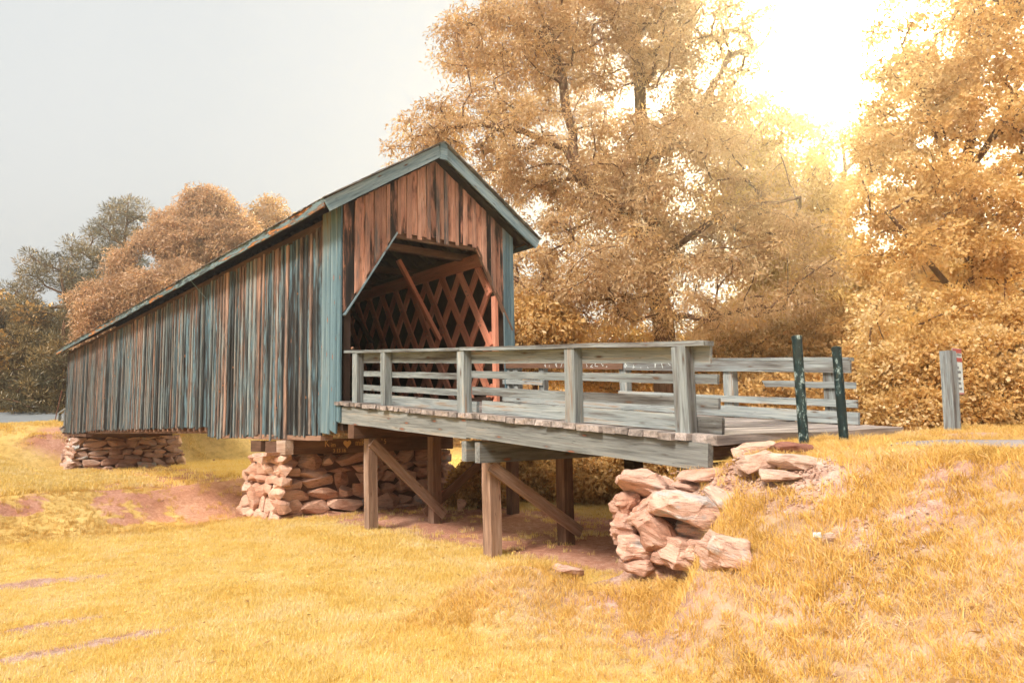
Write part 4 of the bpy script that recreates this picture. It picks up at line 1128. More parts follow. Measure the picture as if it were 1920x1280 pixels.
# loose gravel and crumbs of clay
def gravel(name, spots, n, mat, rng):
    V, Fc = [], []
    for (px, py, Y, wpx, dY) in spots:
        for _ in range(n):
            p = pix(px + rng.gauss(0, wpx), py, Y + rng.gauss(0, dY)); x, y = p.x, p.y
            r = rng.uniform(.006, .022); z = hz(x, y) + r * .4
            k = len(V)
            for d in ((1, 0, 0), (-1, 0, 0), (0, 1, 0), (0, -1, 0), (0, 0, 1), (0, 0, -1)):
                V.append((x + d[0] * r * rng.uniform(.6, 1.4), y + d[1] * r * rng.uniform(.6, 1.4), z + d[2] * r * rng.uniform(.5, 1)))
            for a_ in (0, 1):
                for b_ in (2, 3):
                    for c_ in (4, 5): Fc.append((k + a_, k + b_, k + c_))
    o = link_mesh(name, mesh_pydata(name, V, Fc), None, None, mat)
    tag(o, kind='stuff')
gravel("loose_gravel", ((1320, 905, 8.0, 50, .25), (1400, 850, 8.2, 35, .35), (1400, 900, 7.4, 40, .3), (1490, 880, 7.0, 50, .25), (1250, 915, 8.3, 20, .2), (1500, 830, 8.4, 70, .2), (1640, 1020, 5.5, 60, .3)), 330, M['stone_pale'], r3)

# ================================================================== BOLLARDS, SIGN, MARKER
def bollard(name, b, a, h, tiltv, label, mat):
    base = fw(b, a, 0); g = hz(base.x, base.y)
    base.z = g - .12
    t = Thing(name, base, label, "bollard", "steel bollards at the end of the ramp", WORLD)
    n = 20; r = .057
    v, f = [], []
    for z in np.linspace(0, h - g + .12 + 0, 9):
        for i in range(n):
            an = i / n * 2 * math.pi; v.append((r * math.cos(an) + tiltv[0] * z, r * math.sin(an) + tiltv[1] * z, z))
    for k in range(8): f += [(k * n + i, k * n + (i + 1) % n, (k + 1) * n + (i + 1) % n, (k + 1) * n + i) for i in range(n)]
    link_mesh("steel_pipe", mesh_pydata("steel_pipe", v, f, True), t, None, mat)
    zt = h - g + .12
    v = []; f = []
    for rr, dz in ((r + .004, -.04), (r + .004, .004), (r * .8, .012)):
        for i in range(n):
            an = i / n * 2 * math.pi; v.append((rr * math.cos(an) + tiltv[0] * zt, rr * math.sin(an) + tiltv[1] * zt, zt + dz))
    for k in range(2): f += [(k * n + i, k * n + (i + 1) % n, (k + 1) * n + (i + 1) % n, (k + 1) * n + i) for i in range(n)]
    f.append(tuple(2 * n + i for i in range(n)))
    link_mesh("pipe_cap", mesh_pydata("pipe_cap", v, f), t, None, mat)
bollard("steel_bollard", .93, -9.8, .93, (-.004, .0), "taller dark green bollard with heavily chipped paint at the end of the ramp", M['bollard'])
bollard("steel_bollard", 1.90, -9.8, .85, (-.012, .0), "shorter dark green bollard with mostly sound paint in front of the far railing end", M['bollard_sound'])
sp = fw(5.0, -9.95); sg = hz(sp.x, sp.y)
ZS0 = sg - .2
sign = Thing("sign_post", (sp.x, sp.y, ZS0), "leaning grey wooden post with a small red and white notice at the road edge", "sign", frame=WORLD)
foot = Vector((sp.x, sp.y, ZS0)); top = pix(1777, 658, sp.y + .02)
pp = plank("wooden_post", sign, foot, top, .19, .15, Vector((.86, .5, 0)), M['post' if False else 'rail'], seg=4, warp=.005, rough=.004)
# the notice is fixed to the post's right face, so it is seen almost edge on
right = Vector((.93, .36, 0)).normalized(); up = (top - foot).normalized()
nrm = Vector((.55, -.84, 0)).normalized()
sd = Vector((.82, .57, 0)).normalized()
sc_ = top - up * .30 + Vector((.10, .0, .0)) + sd * .07
def sign_quad(name, u0, u1, v0, v1, mat, lift, parent=None):
    v = [sc_ + sd * u + up * w_ + sd.cross(up) * l for l in (lift, lift + .003) for (u, w_) in ((u0, v0), (u1, v0), (u1, v1), (u0, v1))]
    v = [p - sign.base for p in v]
    f = [(3, 2, 1, 0), (4, 5, 6, 7), (0, 1, 5, 4), (1, 2, 6, 5), (2, 3, 7, 6), (3, 0, 4, 7)]
    o = link_mesh(name, mesh_pydata(name, v, f), sign, None, mat)
    if parent is not None: o.parent = parent
    return o
sb = sign_quad("notice_panel", -.15, .15, -.36, .34, M['sign_white'], .0)
def sqs(name, rects, mat):
    V, Fc = [], []
    for (u0, u1, v0, v1) in rects:
        k = len(V)
        for (u, w_) in ((u0, v0), (u1, v0), (u1, v1), (u0, v1)): V.append(sc_ + sd * u + up * w_ + sd.cross(up) * .006 - sign.base)
        Fc.append((k, k + 1, k + 2, k + 3))
    o = link_mesh(name, mesh_pydata(name, V, Fc), sign, None, mat); o.parent = sb
    return o
sqs("red_band", [(-.145, .145, .27, .335), (-.145, .145, .135, .2), (-.14, .14, -.355, -.335), (-.145, -.13, .2, .27)], M['sign_red'])
rr_ = random.Random(3)
lines = []
for (w_, n_) in ((.245, 7), (.05, 2), (-.02, 5), (-.12, 4), (-.19, 4), (-.27, 5)):
    for q in range(n_):
        u = (q - n_ / 2) * .036; lines.append((u + .004, u + .028, w_ - .02, w_ + .012 + rr_.uniform(0, .01)))
sqs("faded_text", lines, M['sign_ink'])
mk = pix(20, 772, 53); mz = hz(mk.x, mk.y)
mp = Thing("marker_post", (mk.x, mk.y, mz), "small grey marker post with a blue tag standing across the road", "marker", frame=WORLD)
plank("marker_stake", mp, (mk.x, mk.y, mz - .2), (mk.x, mk.y, 2.6), .28, .1, (1, 0, 0), M['rail'], seg=1)
plank("blue_tag", mp, (mk.x, mk.y - .07, 2.45), (mk.x, mk.y - .07, 3.1), .34, .03, (1, 0, 0), M['marker'], seg=1)

# ================================================================== TREES
def leaf_object(name, parent, base, centers, radii, per, size, mat, seed, aspect=.3, droop=.45, flat=.75, clump_tint=.62, needle=False):
    """Many single leaves spread through clumps; one quad each, with a tint value per leaf."""
    rg_ = np.random.default_rng(seed)
    C = np.repeat(np.asarray(centers), per, 0); R_ = np.repeat(np.asarray(radii), per)
    n = len(C)
    d = rg_.normal(size=(n, 3)); d /= np.linalg.norm(d, axis=1)[:, None]
    # each clump is a handful of twigs; leaves sit along them
    rad = rg_.random(n) ** (.55) 
    off = d * (rad * R_)[:, None]; off[:, 2] *= flat
    off[:, 2] -= (rad ** 2) * R_ * droop * .35
    P = C + off
    ax = d * .7 + rg_.normal(size=(n, 3)) * .65; ax[:, 2] -= droop
    if needle: ax = d * 1.0 + rg_.normal(size=(n, 3)) * .35; ax[:, 2] += .35
    ax /= np.linalg.norm(ax, axis=1)[:, None]
    sd_ = np.cross(ax, rg_.normal(size=(n, 3)) + np.array([0, 0, .0])); sd_ /= np.linalg.norm(sd_, axis=1)[:, None] + 1e-9
    L = size * rg_.uniform(.65, 1.35, n); Wd = L * aspect * rg_.uniform(.8, 1.25, n)
    nrm = np.cross(ax, sd_)
    p0 = P; p1 = P + ax * (L * .5)[:, None] + sd_ * (Wd * .5)[:, None] + nrm * (L * .06)[:, None]
    p2 = P + ax * L[:, None] - nrm * (L * .05)[:, None]; p3 = P + ax * (L * .5)[:, None] - sd_ * (Wd * .5)[:, None] + nrm * (L * .06)[:, None]
    V = np.stack([p0, p1, p2, p3], 1).reshape(-1, 3) - np.asarray(base)[None]
    me = bpy.data.meshes.new(name)
    me.vertices.add(4 * n); me.vertices.foreach_set('co', V.astype(np.float32).ravel())
    me.loops.add(4 * n); me.loops.foreach_set('vertex_index', np.arange(4 * n, dtype=np.int32))
    me.polygons.add(n); me.polygons.foreach_set('loop_start', np.arange(0, 4 * n, 4, dtype=np.int32))
    me.update(calc_edges=True)
    ct = np.repeat(rg_.random(len(centers)), per) if clump_tint else 0
    tint = np.clip(ct * clump_tint + rg_.random(n) * (1 - clump_tint), 0, 1)
    at = me.attributes.new('tint', 'FLOAT', 'POINT'); at.data.foreach_set('value', np.repeat(tint, 4).astype(np.float32))
    return link_mesh(name, me, parent, None, mat)
def tube_mesh(name, segs, base, mat, sides=6):
    """segs: (p0, r0, p1, r1)"""
    V, Fc = [], []
    b = np.asarray(base)
    for (p0, r0, p1, r1) in segs:
        p0 = np.asarray(p0, float); p1 = np.asarray(p1, float)
        x = p1 - p0; L = np.linalg.norm(x)
        if L < 1e-5: continue
        x /= L
        u = np.cross(x, [0.31, .17, .93]); u /= np.linalg.norm(u) + 1e-9; v = np.cross(x, u)
        k = len(V); ns = sides if r0 > .05 else 4
        for (p, r) in ((p0, r0), (p1 + x * r1 * .3, r1)):
            for i in range(ns):
                an = i / ns * 2 * math.pi; V.append(tuple(p + (u * math.cos(an) + v * math.sin(an)) * r - b))
        Fc += [(k + i, k + (i + 1) % ns, k + ns + (i + 1) % ns, k + ns + i) for i in range(ns)]
    me = mesh_pydata(name, V, Fc, True); me.materials.append(mat); return me
def grow(limbs, clumps, seed, rmin=.012, rpow=.42, bend=.18, r_scale=1.0):
    """Branch skeleton: each clump is tied by a curved shoot to the nearest point of the wood grown so far."""
    rg_ = random.Random(seed)
    nodes, par, size = [], [], []
    def add(p, pa): nodes.append(np.asarray(p, float)); par.append(pa); size.append(0); return len(nodes) - 1
    roots = []
    for limb in limbs:
        pa = -1
        pts = [np.asarray(p, float) for p in limb]
        if nodes:
            ds = [np.linalg.norm(n_ - pts[0]) for n_ in nodes]; pa = int(np.argmin(ds)); start = 0
        else:
            pa = add(pts[0], -1)
        for i in range(1, len(pts)):
            L = np.linalg.norm(pts[i] - pts[i - 1]); m = max(2, int(L / .8))
            for k in range(1, m + 1):
                q = pts[i - 1] + (pts[i] - pts[i - 1]) * k / m + np.array([rg_.uniform(-1, 1) for _ in range(3)]) * .07 * min(1, L / 2)
                pa = add(q, pa)
    order = sorted(range(len(clumps)), key=lambda i: min(np.linalg.norm(np.asarray(clumps[i]) - n_) for n_ in nodes[:len(nodes)]))
    NA = np.array(nodes)
    for i in order:
        c = np.asarray(clumps[i], float)
        dv = c[None] - NA
        dd = np.linalg.norm(dv, axis=1) + np.maximum(0, -(dv[:, 2])) * .8
        j = int(np.argmin(dd)); p = NA[j]; L = np.linalg.norm(c - p)
        m = max(2, min(5, int(L / .5)))
        pa = j
        off = np.array([rg_.uniform(-1, 1), rg_.uniform(-1, 1), rg_.uniform(0, 1)]) * bend * L
        newp = []
        for k in range(1, m + 1):
            t = k / m
            q = p + (c - p) * t + off * (t * (1 - t)) * 2
            pa = add(q, pa); newp.append(q)
        NA = np.vstack([NA, np.array(newp)])
        size[pa] += 1
    for i in range(len(nodes) - 1, 0, -1):
        if par[i] >= 0: size[par[i]] += size[i]
    segs = []
    rad = [max(rmin, rmin * (max(1, s) ** rpow)) * r_scale for s in size]
    for i in range(len(nodes)):
        if par[i] >= 0: segs.append((nodes[par[i]], min(rad[par[i]], rad[i] * 1.6), nodes[i], rad[i]))
    return segs
def fill(ellipsoids, n, rng_, min_d, shell=.35, hole_scale=.45, hole=.0, seed=0):
    """Clump centres inside a union of ellipsoids (centre, radii), thinned by distance and by a hole pattern."""
    wts = np.array([e[1][0] * e[1][1] * e[1][2] for e in ellipsoids]) ** .75
    wts = wts / wts.sum(); out = []
    tries = 0
    while len(out) < n and tries < n * 25:
        tries += 1
        e = ellipsoids[rng_.choice(len(ellipsoids), p=wts)]
        d = rng_.normal(size=3); d /= np.linalg.norm(d)
        r = (shell + (1 - shell) * rng_.random()) ** .6 if rng_.random() < .8 else rng_.random() ** .5
        p = np.asarray(e[0]) + d * r * np.asarray(e[1])
        if hole > 0 and _hash_noise(np.array([p[0] + p[1] * .5]), np.array([p[2]]), hole_scale, seed + 3)[0] + .5 < hole: continue
        if out and np.min(np.linalg.norm(np.array(out) - p, axis=1)) < min_d: continue
        out.append(p)
    return out
def ell(px, py, Y, rx, ry, dep=.9):
    s = Y / F_PX
    return (np.array(pix(px, py, Y)), np.array([rx * s, (rx + ry) * .5 * s * dep, ry * s]))
def tree(name, label, cat, base, limbs, ells, n, per, clump_r, leaf, mats, seed, group=None, min_d=.5, aspect=.3, droop=.45, hole=0.0, hole_scale=.45, bark='bark', rmin=.012, rpow=.42, flat=.75, needle=False, shell=.35, clump_tint=.62):
    rng_ = np.random.default_rng(seed)
    cl = fill(ells, n, rng_, min_d, shell, hole_scale, hole, seed)
    t = Thing(name, base, label, cat, group, WORLD)
    segs = grow(limbs, cl, seed, rmin, rpow)
    tr = link_mesh("trunk", tube_mesh("trunk", segs, base, M[bark]), t)
    if isinstance(mats, str): mats = [mats]
    rad = rng_.uniform(clump_r[0], clump_r[1], len(cl))
    leaf_object("crown", t, base, cl, rad, per, leaf, M[mats[0]], seed, aspect, droop, flat, clump_tint, needle)
    return t
def P3(px, py, Y): return tuple(pix(px, py, Y))
def gbase(px, Y, sink=.2):
    p = pix(px, 780, Y); return Vector((p.x, p.y, hz(p.x, p.y) - sink))

# the big oak behind the bridge and the approach
b0 = gbase(1240, 26)
tree("oak_tree", "huge spreading oak with narrow tan leaves rising behind the bridge gable", "tree", b0,
     [[tuple(b0), P3(1243, 640, 26), P3(1228, 470, 26), P3(1212, 330, 26), P3(1205, 250, 26), P3(1196, 120, 26.3), P3(1185, -30, 26.5)],
      [P3(1205, 330, 26), P3(1260, 255, 25.5), P3(1310, 210, 25), P3(1370, 100, 25)],
      [P3(1228, 470, 26), P3(1140, 380, 25.2), P3(1085, 330, 24.8), P3(1062, 280, 24.6), P3(985, 245, 24.6), P3(900, 232, 24.8), P3(830, 240, 25)],
      [P3(1085, 330, 24.8), P3(1050, 120, 25.5), P3(1010, 60, 25.8), P3(930, 30, 26)],
      [P3(1228, 490, 26), P3(1330, 420, 24.5), P3(1420, 385, 24), P3(1500, 370, 24)],
      [P3(1240, 560, 26), P3(1120, 560, 24.5), P3(1000, 545, 24), P3(960, 520, 24)],
      [P3(1240, 580, 26), P3(1330, 600, 24.5), P3(1430, 570, 24)]],
     [ell(960, 95, 26, 150, 130), ell(1150, 40, 26, 190, 150), ell(1320, 110, 26, 130, 150), ell(900, 230, 25.5, 120, 70), ell(800, 275, 25.5, 85, 62), ell(1060, 290, 25.5, 210, 110),
      ell(1300, 330, 25.5, 210, 150), ell(1440, 470, 25, 140, 120), ell(1120, 470, 25, 190, 110), ell(1260, 540, 24.5, 260, 90), ell(1030, 570, 25, 110, 60), ell(1100, -120, 27, 240, 120), ell(1395, 60, 26, 80, 90), ell(1300, -120, 27, 140, 110)],
     1250, 190, (.40, .76), .165, 'leaf_oak', 31, min_d=.46, aspect=.27, droop=.55, hole=.26, hole_scale=.5, rmin=.017, rpow=.44)
b0 = gbase(1470, 33)
tree("yellow_tree", "round yellow tree standing between the oak and the thin open tree", "tree", b0,
     [[tuple(b0), P3(1475, 560, 33), P3(1470, 380, 33), P3(1465, 230, 33)]],
     [ell(1440, 255, 33, 75, 85), ell(1400, 330, 33, 90, 80), ell(1480, 380, 32.5, 120, 110), ell(1520, 520, 32, 120, 120), ell(1460, 610, 32, 160, 70)],
     420, 150, (.5, .9), .24, 'leaf_gold', 41, min_d=.5, aspect=.34, hole=.15, rmin=.015)
b0 = gbase(1585, 38)
tree("thin_tree", "slender open tree with bare crooked limbs seen in the sky gap", "tree", b0,
     [[tuple(b0), P3(1570, 500, 38), P3(1562, 380, 38), P3(1585, 320, 38), P3(1575, 250, 38)],
      [P3(1562, 380, 38), P3(1545, 300, 38), P3(1535, 250, 38)], [P3(1585, 320, 38), P3(1615, 280, 38), P3(1650, 260, 38)], [P3(1562, 400, 38), P3(1600, 360, 38), P3(1640, 350, 38)]],
     [ell(1575, 248, 38, 80, 22), ell(1600, 360, 38, 45, 28), ell(1535, 300, 38, 30, 45), ell(1640, 290, 38, 40, 30)],
     110, 60, (.35, .6), .22, 'leaf_gold', 43, min_d=.4, rmin=.022, rpow=.5)
# the broad leaved tree at the right edge
b0 = gbase(1800, 17.5)
tree("maple_tree", "tall orange broad leaved tree filling the right side behind the sign post", "tree", b0,
     [[tuple(b0), P3(1795, 640, 17.5), P3(1828, 480, 17.5), P3(1812, 330, 17.4), P3(1820, 200, 17.3), P3(1840, 40, 17.2), P3(1850, -160, 17.2)],
      [P3(1828, 480, 17.5), P3(1770, 290, 17), P3(1725, 190, 16.8), P3(1690, 80, 16.6)],
      [P3(1800, 600, 17.5), P3(1780, 540, 17), P3(1730, 470, 16.6), P3(1660, 400, 16.3)],
      [P3(1812, 330, 17.4), P3(1880, 230, 16.6), P3(1930, 120, 16.2)],
      [P3(1800, 640, 17.5), P3(1740, 640, 16), P3(1690, 650, 15.4)], [P3(1800, 620, 17.5), P3(1880, 600, 16.2), P3(1930, 620, 15.8)]],
     [ell(1800, 60, 17, 190, 130), ell(1720, 190, 17, 120, 100), ell(1850, 170, 16.6, 130, 110), ell(1690, 330, 16.8, 90, 80), ell(1800, 360, 16.6, 150, 80), ell(1660, 440, 16.6, 90, 70), ell(1770, 500, 16.4, 170, 80),
      ell(1900, 460, 16.4, 90, 90), ell(1740, 600, 15.8, 150, 85), ell(1870, 600, 15.8, 90, 80), ell(1720, 700, 15.4, 80, 70), ell(1640, 250, 17, 50, 60), ell(1900, -60, 17.5, 200, 130), ell(2000, 250, 17, 110, 160)],
     680, 185, (.26, .54), .098, 'leaf_maple', 51, min_d=.3, aspect=.58, droop=.35, hole=.42, hole_scale=.8, rmin=.011, rpow=.45)
b0 = gbase(1790, 30)
tree("background_tree", "tawny tree mostly hidden behind the broad leaved tree at the right edge", "tree", b0,
     [[tuple(b0), P3(1790, 640, 30), P3(1780, 520, 30)], [P3(1790, 640, 30), P3(1700, 560, 30)], [P3(1790, 640, 30), P3(1890, 540, 30)]],
     [ell(1690, 560, 30, 110, 80), ell(1790, 520, 30, 110, 80), ell(1890, 540, 30, 110, 90), ell(1760, 640, 30, 170, 70), ell(1640, 640, 30, 90, 70)],
     380, 150, (.45, .8), .2, 'leaf_maple', 57, None, .45, .5, hole=.1, rmin=.014)
b0 = gbase(1775, 13.2)
tree("low_bush", "dense leafy bush spilling to the ground behind the leaning sign post", "bush", b0,
     [[tuple(b0), P3(1765, 720, 13.2), P3(1745, 640, 13.4)], [P3(1765, 740, 13.2), P3(1850, 690, 13.4), P3(1910, 660, 13.6)]],
     [ell(1740, 700, 13.6, 110, 75), ell(1830, 690, 14, 100, 80), ell(1700, 765, 13, 60, 38), ell(1790, 765, 13.2, 80, 34), ell(1930, 640, 14, 70, 70), ell(1870, 770, 14, 60, 40)],
     420, 170, (.2, .38), .085, 'leaf_maple', 53, min_d=.2, aspect=.58, droop=.3, rmin=.007)
# understorey between the trunks
grp = "shrubs under the tall trees"
for k, (px, py, Y, rx, ry, mat, n, lab) in enumerate((
    (1000, 610, 24, 90, 60, 'leaf_shrub', 200, "orange shrub behind the far railing next to the bridge corner board"),
    (1140, 650, 29, 120, 60, 'leaf_shrub', 200, "brown shrub left of the oak trunk seen above the far railing"),
    (1380, 650, 28, 140, 60, 'leaf_shrub', 220, "tawny shrub right of the oak trunk behind the far railing"),
    (1560, 640, 27, 110, 75, 'leaf_shrub', 220, "dusky shrub behind the two green bollards"),
    (1640, 700, 24, 60, 80, 'leaf_shrub', 130, "sparse drooping shrub between the shorter bollard and the broad leaved tree"),
    (1450, 740, 25, 170, 50, 'leaf_shrub', 200, "low shrub mass filling the gap under the far railing boards"))):
    b0 = gbase(px, Y)
    tree("shrub", lab, "shrub", b0, [[tuple(b0), P3(px + 5, py + ry * .4, Y), P3(px, py, Y)], [P3(px + 5, py + ry * .4, Y), P3(px - rx * .4, py, Y)], [P3(px + 5, py + ry * .4, Y), P3(px + rx * .4, py - ry * .2, Y)]],
         [ell(px, py, Y, rx, ry), ell(px - rx * .3, py + ry * .6, Y, rx * .9, ry * .8), ell(px + rx * .3, py + ry * .8, Y, rx * .8, ry * .8)], n, 100, (.3, .6), .17, mat, 61 + k, grp, .32, .4, rmin=.01)
grp = "bushes under the approach"
for k, (px, py, Y, rx, ry, lab) in enumerate((
    (905, 905, 19.5, 55, 45, "dark speckled bush under the approach next to the near pier"),
    (985, 905, 20.5, 60, 50, "brown bush between the two bents under the approach"),
    (1120, 890, 19.5, 62, 50, "orange brown bush right of the second bent under the approach"),
    (1215, 855, 18.5, 70, 45, "shaded bush behind the log support under the ramp end"),
    (1040, 850, 23, 150, 50, "tall loose bush at the back under the approach deck"))):
    b0 = gbase(px, Y)
    tree("bush", lab, "bush", b0, [[tuple(b0), P3(px, py + ry * .3, Y)], [P3(px, py + ry * .5, Y), P3(px - rx * .5, py - 10, Y)], [P3(px, py + ry * .5, Y), P3(px + rx * .5, py - 10, Y)]],
         [ell(px, py, Y, rx, ry), ell(px, py + ry * .5, Y, rx * 1.1, ry * .6)], 170, 110, (.18, .36), .13, 'leaf_shrub', 81 + k, grp, .18, .42, rmin=.008)
# pines and broad leaved trees beyond the road on the left
def pine(label, px, Y, tops, n, seed, per=170):
    b0 = gbase(px, Y)
    tx, ty = tops[0][0], tops[0][1]
    limbs = [[tuple(b0), P3(px, 600, Y), P3((px + tx) / 2, (600 + ty) / 2, Y), P3(tx, ty - tops[0][3] * .7, Y)]]
    ells = [ell(x, y, Y, rx, ry) for (x, y, rx, ry) in tops]
    for (x, y, rx, ry) in tops[1:]: limbs.append([P3((px + x) / 2, y + ry + 10, Y), P3(x, y, Y)])
    tree("pine_tree", label, "tree", b0, limbs, ells, n, per, (.45, .85), .32, 'leaf_pine', seed, "pines beyond the road", .8, .13, -.1, hole=.22, hole_scale=.35, rmin=.03, flat=.6, needle=True)
pine("tallest pine on the left, its open crown poking above the pinkish tree", 225, 54, [(240, 400, 40, 28), (215, 432, 48, 26), (255, 455, 30, 26), (200, 480, 60, 28), (158, 470, 34, 24), (232, 520, 60, 36), (165, 535, 50, 36), (215, 590, 80, 44)], 270, 101)
pine("broad pine left of the tallest one with layered brown foliage", 130, 52, [(110, 500, 30, 22), (70, 520, 34, 22), (130, 545, 60, 30), (35, 555, 40, 26), (95, 585, 80, 30), (150, 610, 60, 36), (45, 615, 60, 34), (100, 650, 110, 36), (60, 480, 24, 18), (60, 560, 70, 30), (20, 585, 60, 34)], 480, 102)
pine("low bushy pine at the left edge above the road", 20, 50, [(0, 600, 46, 36), (20, 650, 70, 40), (80, 690, 70, 40), (10, 720, 80, 38), (-60, 620, 60, 70)], 330, 103)
pine("young pine with dense low boughs touching the far roof corner of the bridge", 120, 49, [(112, 670, 40, 40), (100, 715, 50, 34), (60, 745, 60, 30), (105, 765, 40, 22)], 230, 104)
b0 = gbase(350, 50)
tree("deciduous_tree", "wide pinkish brown leafy tree rising over the middle of the bridge roof", "tree", b0,
     [[tuple(b0), P3(350, 620, 50), P3(370, 480, 50), P3(385, 380, 50)], [P3(355, 600, 50), P3(280, 520, 49), P3(230, 500, 49)], [P3(365, 560, 50), P3(440, 470, 50), P3(470, 440, 50)]],
     [ell(385, 378, 50, 42, 30), ell(420, 400, 50, 36, 30), ell(340, 420, 50, 50, 36), ell(350, 460, 50, 85, 60), ell(262, 500, 49, 60, 42), ell(300, 460, 49, 46, 34), ell(300, 530, 49, 80, 50), ell(430, 450, 50, 60, 55), ell(215, 570, 48, 75, 50), ell(330, 560, 48, 110, 70), ell(470, 520, 50, 60, 60), ell(200, 620, 48, 60, 40)],
     760, 190, (.42, .92), .24, 'leaf_pink', 111, None, .58, .34, hole=.36, hole_scale=.3, rmin=.022)
b0 = gbase(500, 56)
tree("deciduous_tree", "smaller airy tree right of the pinkish one just above the roof line", "tree", b0,
     [[tuple(b0), P3(505, 600, 56), P3(503, 480, 56), P3(505, 385, 56)]],
     [ell(507, 392, 56, 34, 26), ell(500, 430, 56, 42, 34), ell(545, 450, 56, 26, 26), ell(520, 480, 56, 60, 40)],
     150, 90, (.45, .8), .26, 'leaf_oak', 112, None, .6, .36, hole=.42, hole_scale=.4, rmin=.02)
# the far woods that close the view
def woods():
    rng_ = np.random.default_rng(77)
    cl = []
    for _ in range(3200):
        ang = rng_.uniform(-1.0, .95); r = rng_.uniform(60, 78)
        x, y = r * math.sin(ang), r * math.cos(ang)
        top = 8.5 + 2.5 * _hash_noise(np.array([ang * 30]), np.array([0.0]), 1.0, 4)[0]
        if -.62 < ang < -.05: top *= .8
        z0 = hz(x, y)
        cl.append((x, y, z0 + rng_.random() ** .9 * top))
    o = leaf_object("woods", None, (0, 0, 0), cl, rng_.uniform(.9, 1.6, len(cl)), 95, .40, M['leaf_shrub'], 78, .5, .3)
    tag(o, kind='stuff')
woods()

# ================================================================== GRASS
def tuft(name, n, hmin, hmax, spread, wid, mat, seed, lean=.5):
    rg_ = np.random.default_rng(seed)
    V, Fc, T = [], [], []
    for i in range(n):
        an = rg_.uniform(0, 2 * math.pi); r = spread * math.sqrt(rg_.random())
        x, y = r * math.cos(an), r * math.sin(an)
        h = rg_.uniform(hmin, hmax); la = rg_.uniform(0, 2 * math.pi); le = lean * rg_.random() * h
        lx, ly = math.cos(la) * le, math.sin(la) * le
        wa_ = rg_.uniform(0, math.pi); wx, wy = math.cos(wa_) * wid, math.sin(wa_) * wid
        k = len(V); t = rg_.random()
        V += [(x - wx, y - wy, -.02), (x + wx, y + wy, -.02), (x + lx * .45 + wx * .75, y + ly * .45 + wy * .75, h * .6), (x + lx * .45 - wx * .75, y + ly * .45 - wy * .75, h * .6), (x + lx * 1.25, y + ly * 1.25, h)]
        T += [t] * 5
        Fc += [(k, k + 1, k + 2, k + 3), (k + 3, k + 2, k + 4)]
    me = mesh_pydata(name, V, Fc); me.materials.append(mat)
    at = me.attributes.new('tint', 'FLOAT', 'POINT'); at.data.foreach_set('value', np.array(T, np.float32))
    return bpy.data.objects.new(name, me)
def grass(name, x, y, s, tufts, seed, label=None):
    rg_ = np.random.default_rng(seed)
    n = len(x); z = height(x, y) - .01
    me = bpy.data.meshes.new(name)
    me.vertices.add(n); me.vertices.foreach_set('co', np.stack([x, y, z], -1).astype(np.float32).ravel())
    def attr(nm, typ, data):
        a_ = me.attributes.new(nm, typ, 'POINT'); a_.data.foreach_set('vector' if typ == 'FLOAT_VECTOR' else 'value', data)
    rot = np.stack([rg_.normal(0, .12, n), rg_.normal(0, .12, n), rg_.uniform(0, 6.283, n)], -1).astype(np.float32)
    attr('rot', 'FLOAT_VECTOR', rot.ravel()); attr('size', 'FLOAT', s.astype(np.float32)); attr('pick', 'INT', rg_.integers(0, len(tufts), n).astype(np.int32))
    o = link_mesh(name, me); tag(o, kind='stuff')
    if label: o['label'] = label
    col = bpy.data.collections.new(name + "_tufts")
    for t_ in tufts: col.objects.link(t_)
    ng = bpy.data.node_groups.new(name + "_scatter", 'GeometryNodeTree')
    ng.interface.new_socket('Geometry', in_out='INPUT', socket_type='NodeSocketGeometry')
    ng.interface.new_socket('Geometry', in_out='OUTPUT', socket_type='NodeSocketGeometry')
    N = ng.nodes.new; Lk = ng.links.new
    gi, go = N('NodeGroupInput'), N('NodeGroupOutput')
    ci = N('GeometryNodeCollectionInfo'); ci.inputs['Collection'].default_value = col; ci.inputs['Separate Children'].default_value = True; ci.inputs['Reset Children'].default_value = True
    ip = N('GeometryNodeInstanceOnPoints'); ip.inputs['Pick Instance'].default_value = True
    def named(nm, dt):
        a_ = N('GeometryNodeInputNamedAttribute'); a_.data_type = dt; a_.inputs['Name'].default_value = nm
        return [q for q in a_.outputs if q.enabled and q.name == 'Attribute'][0]
    e2r = N('FunctionNodeEulerToRotation')
    Lk(named('rot', 'FLOAT_VECTOR'), e2r.inputs[0]); Lk(e2r.outputs[0], ip.inputs['Rotation'])
    Lk(named('size', 'FLOAT'), ip.inputs['Scale']); Lk(named('pick', 'INT'), ip.inputs['Instance Index'])
    Lk(gi.outputs[0], ip.inputs['Points']); Lk(ci.outputs[0], ip.inputs['Instance']); Lk(ip.outputs[0], go.inputs[0])
    md = o.modifiers.new("scatter", 'NODES'); md.node_group = ng
    return o
def sample(n, x0, x1, y0, y1, seed):
    rg_ = np.random.default_rng(seed); return rg_.uniform(x0, x1, n), rg_.uniform(y0, y1, n), rg_
def in_view(x, y, m=.08): return (np.abs(x) - 2.6 < np.maximum(y, .1) * (.72 + m)) & (y > 1.5)
def blocked(x, y):
    a, b = to_ab(x, y)
    pier_in = (np.abs(b - 2.35) < 2.7) & (a > 2.75) & (a < 5.6)
    pier2_in = (b > -.8) & (b < 6) & (a > 31.6) & (a < 35)
    track = (b > 1.0) & (b < 3.6) & (a < -10.4)
    return pier_in | pier2_in | track
LAWN = [tuft("lawn_tuft", 16, .025, .075, .07, .0032, M['lawn'], 200 + i, .9) for i in range(6)]
BANK = [tuft("bank_tuft", 16, .03, .105, .06, .003, M['bankgrass'], 220 + i, 1.5) for i in range(6)]
ROUGH = [tuft("rough_tuft", 14, .08, .26, .10, .006, M['rough'], 240 + i, .9) for i in range(5)]
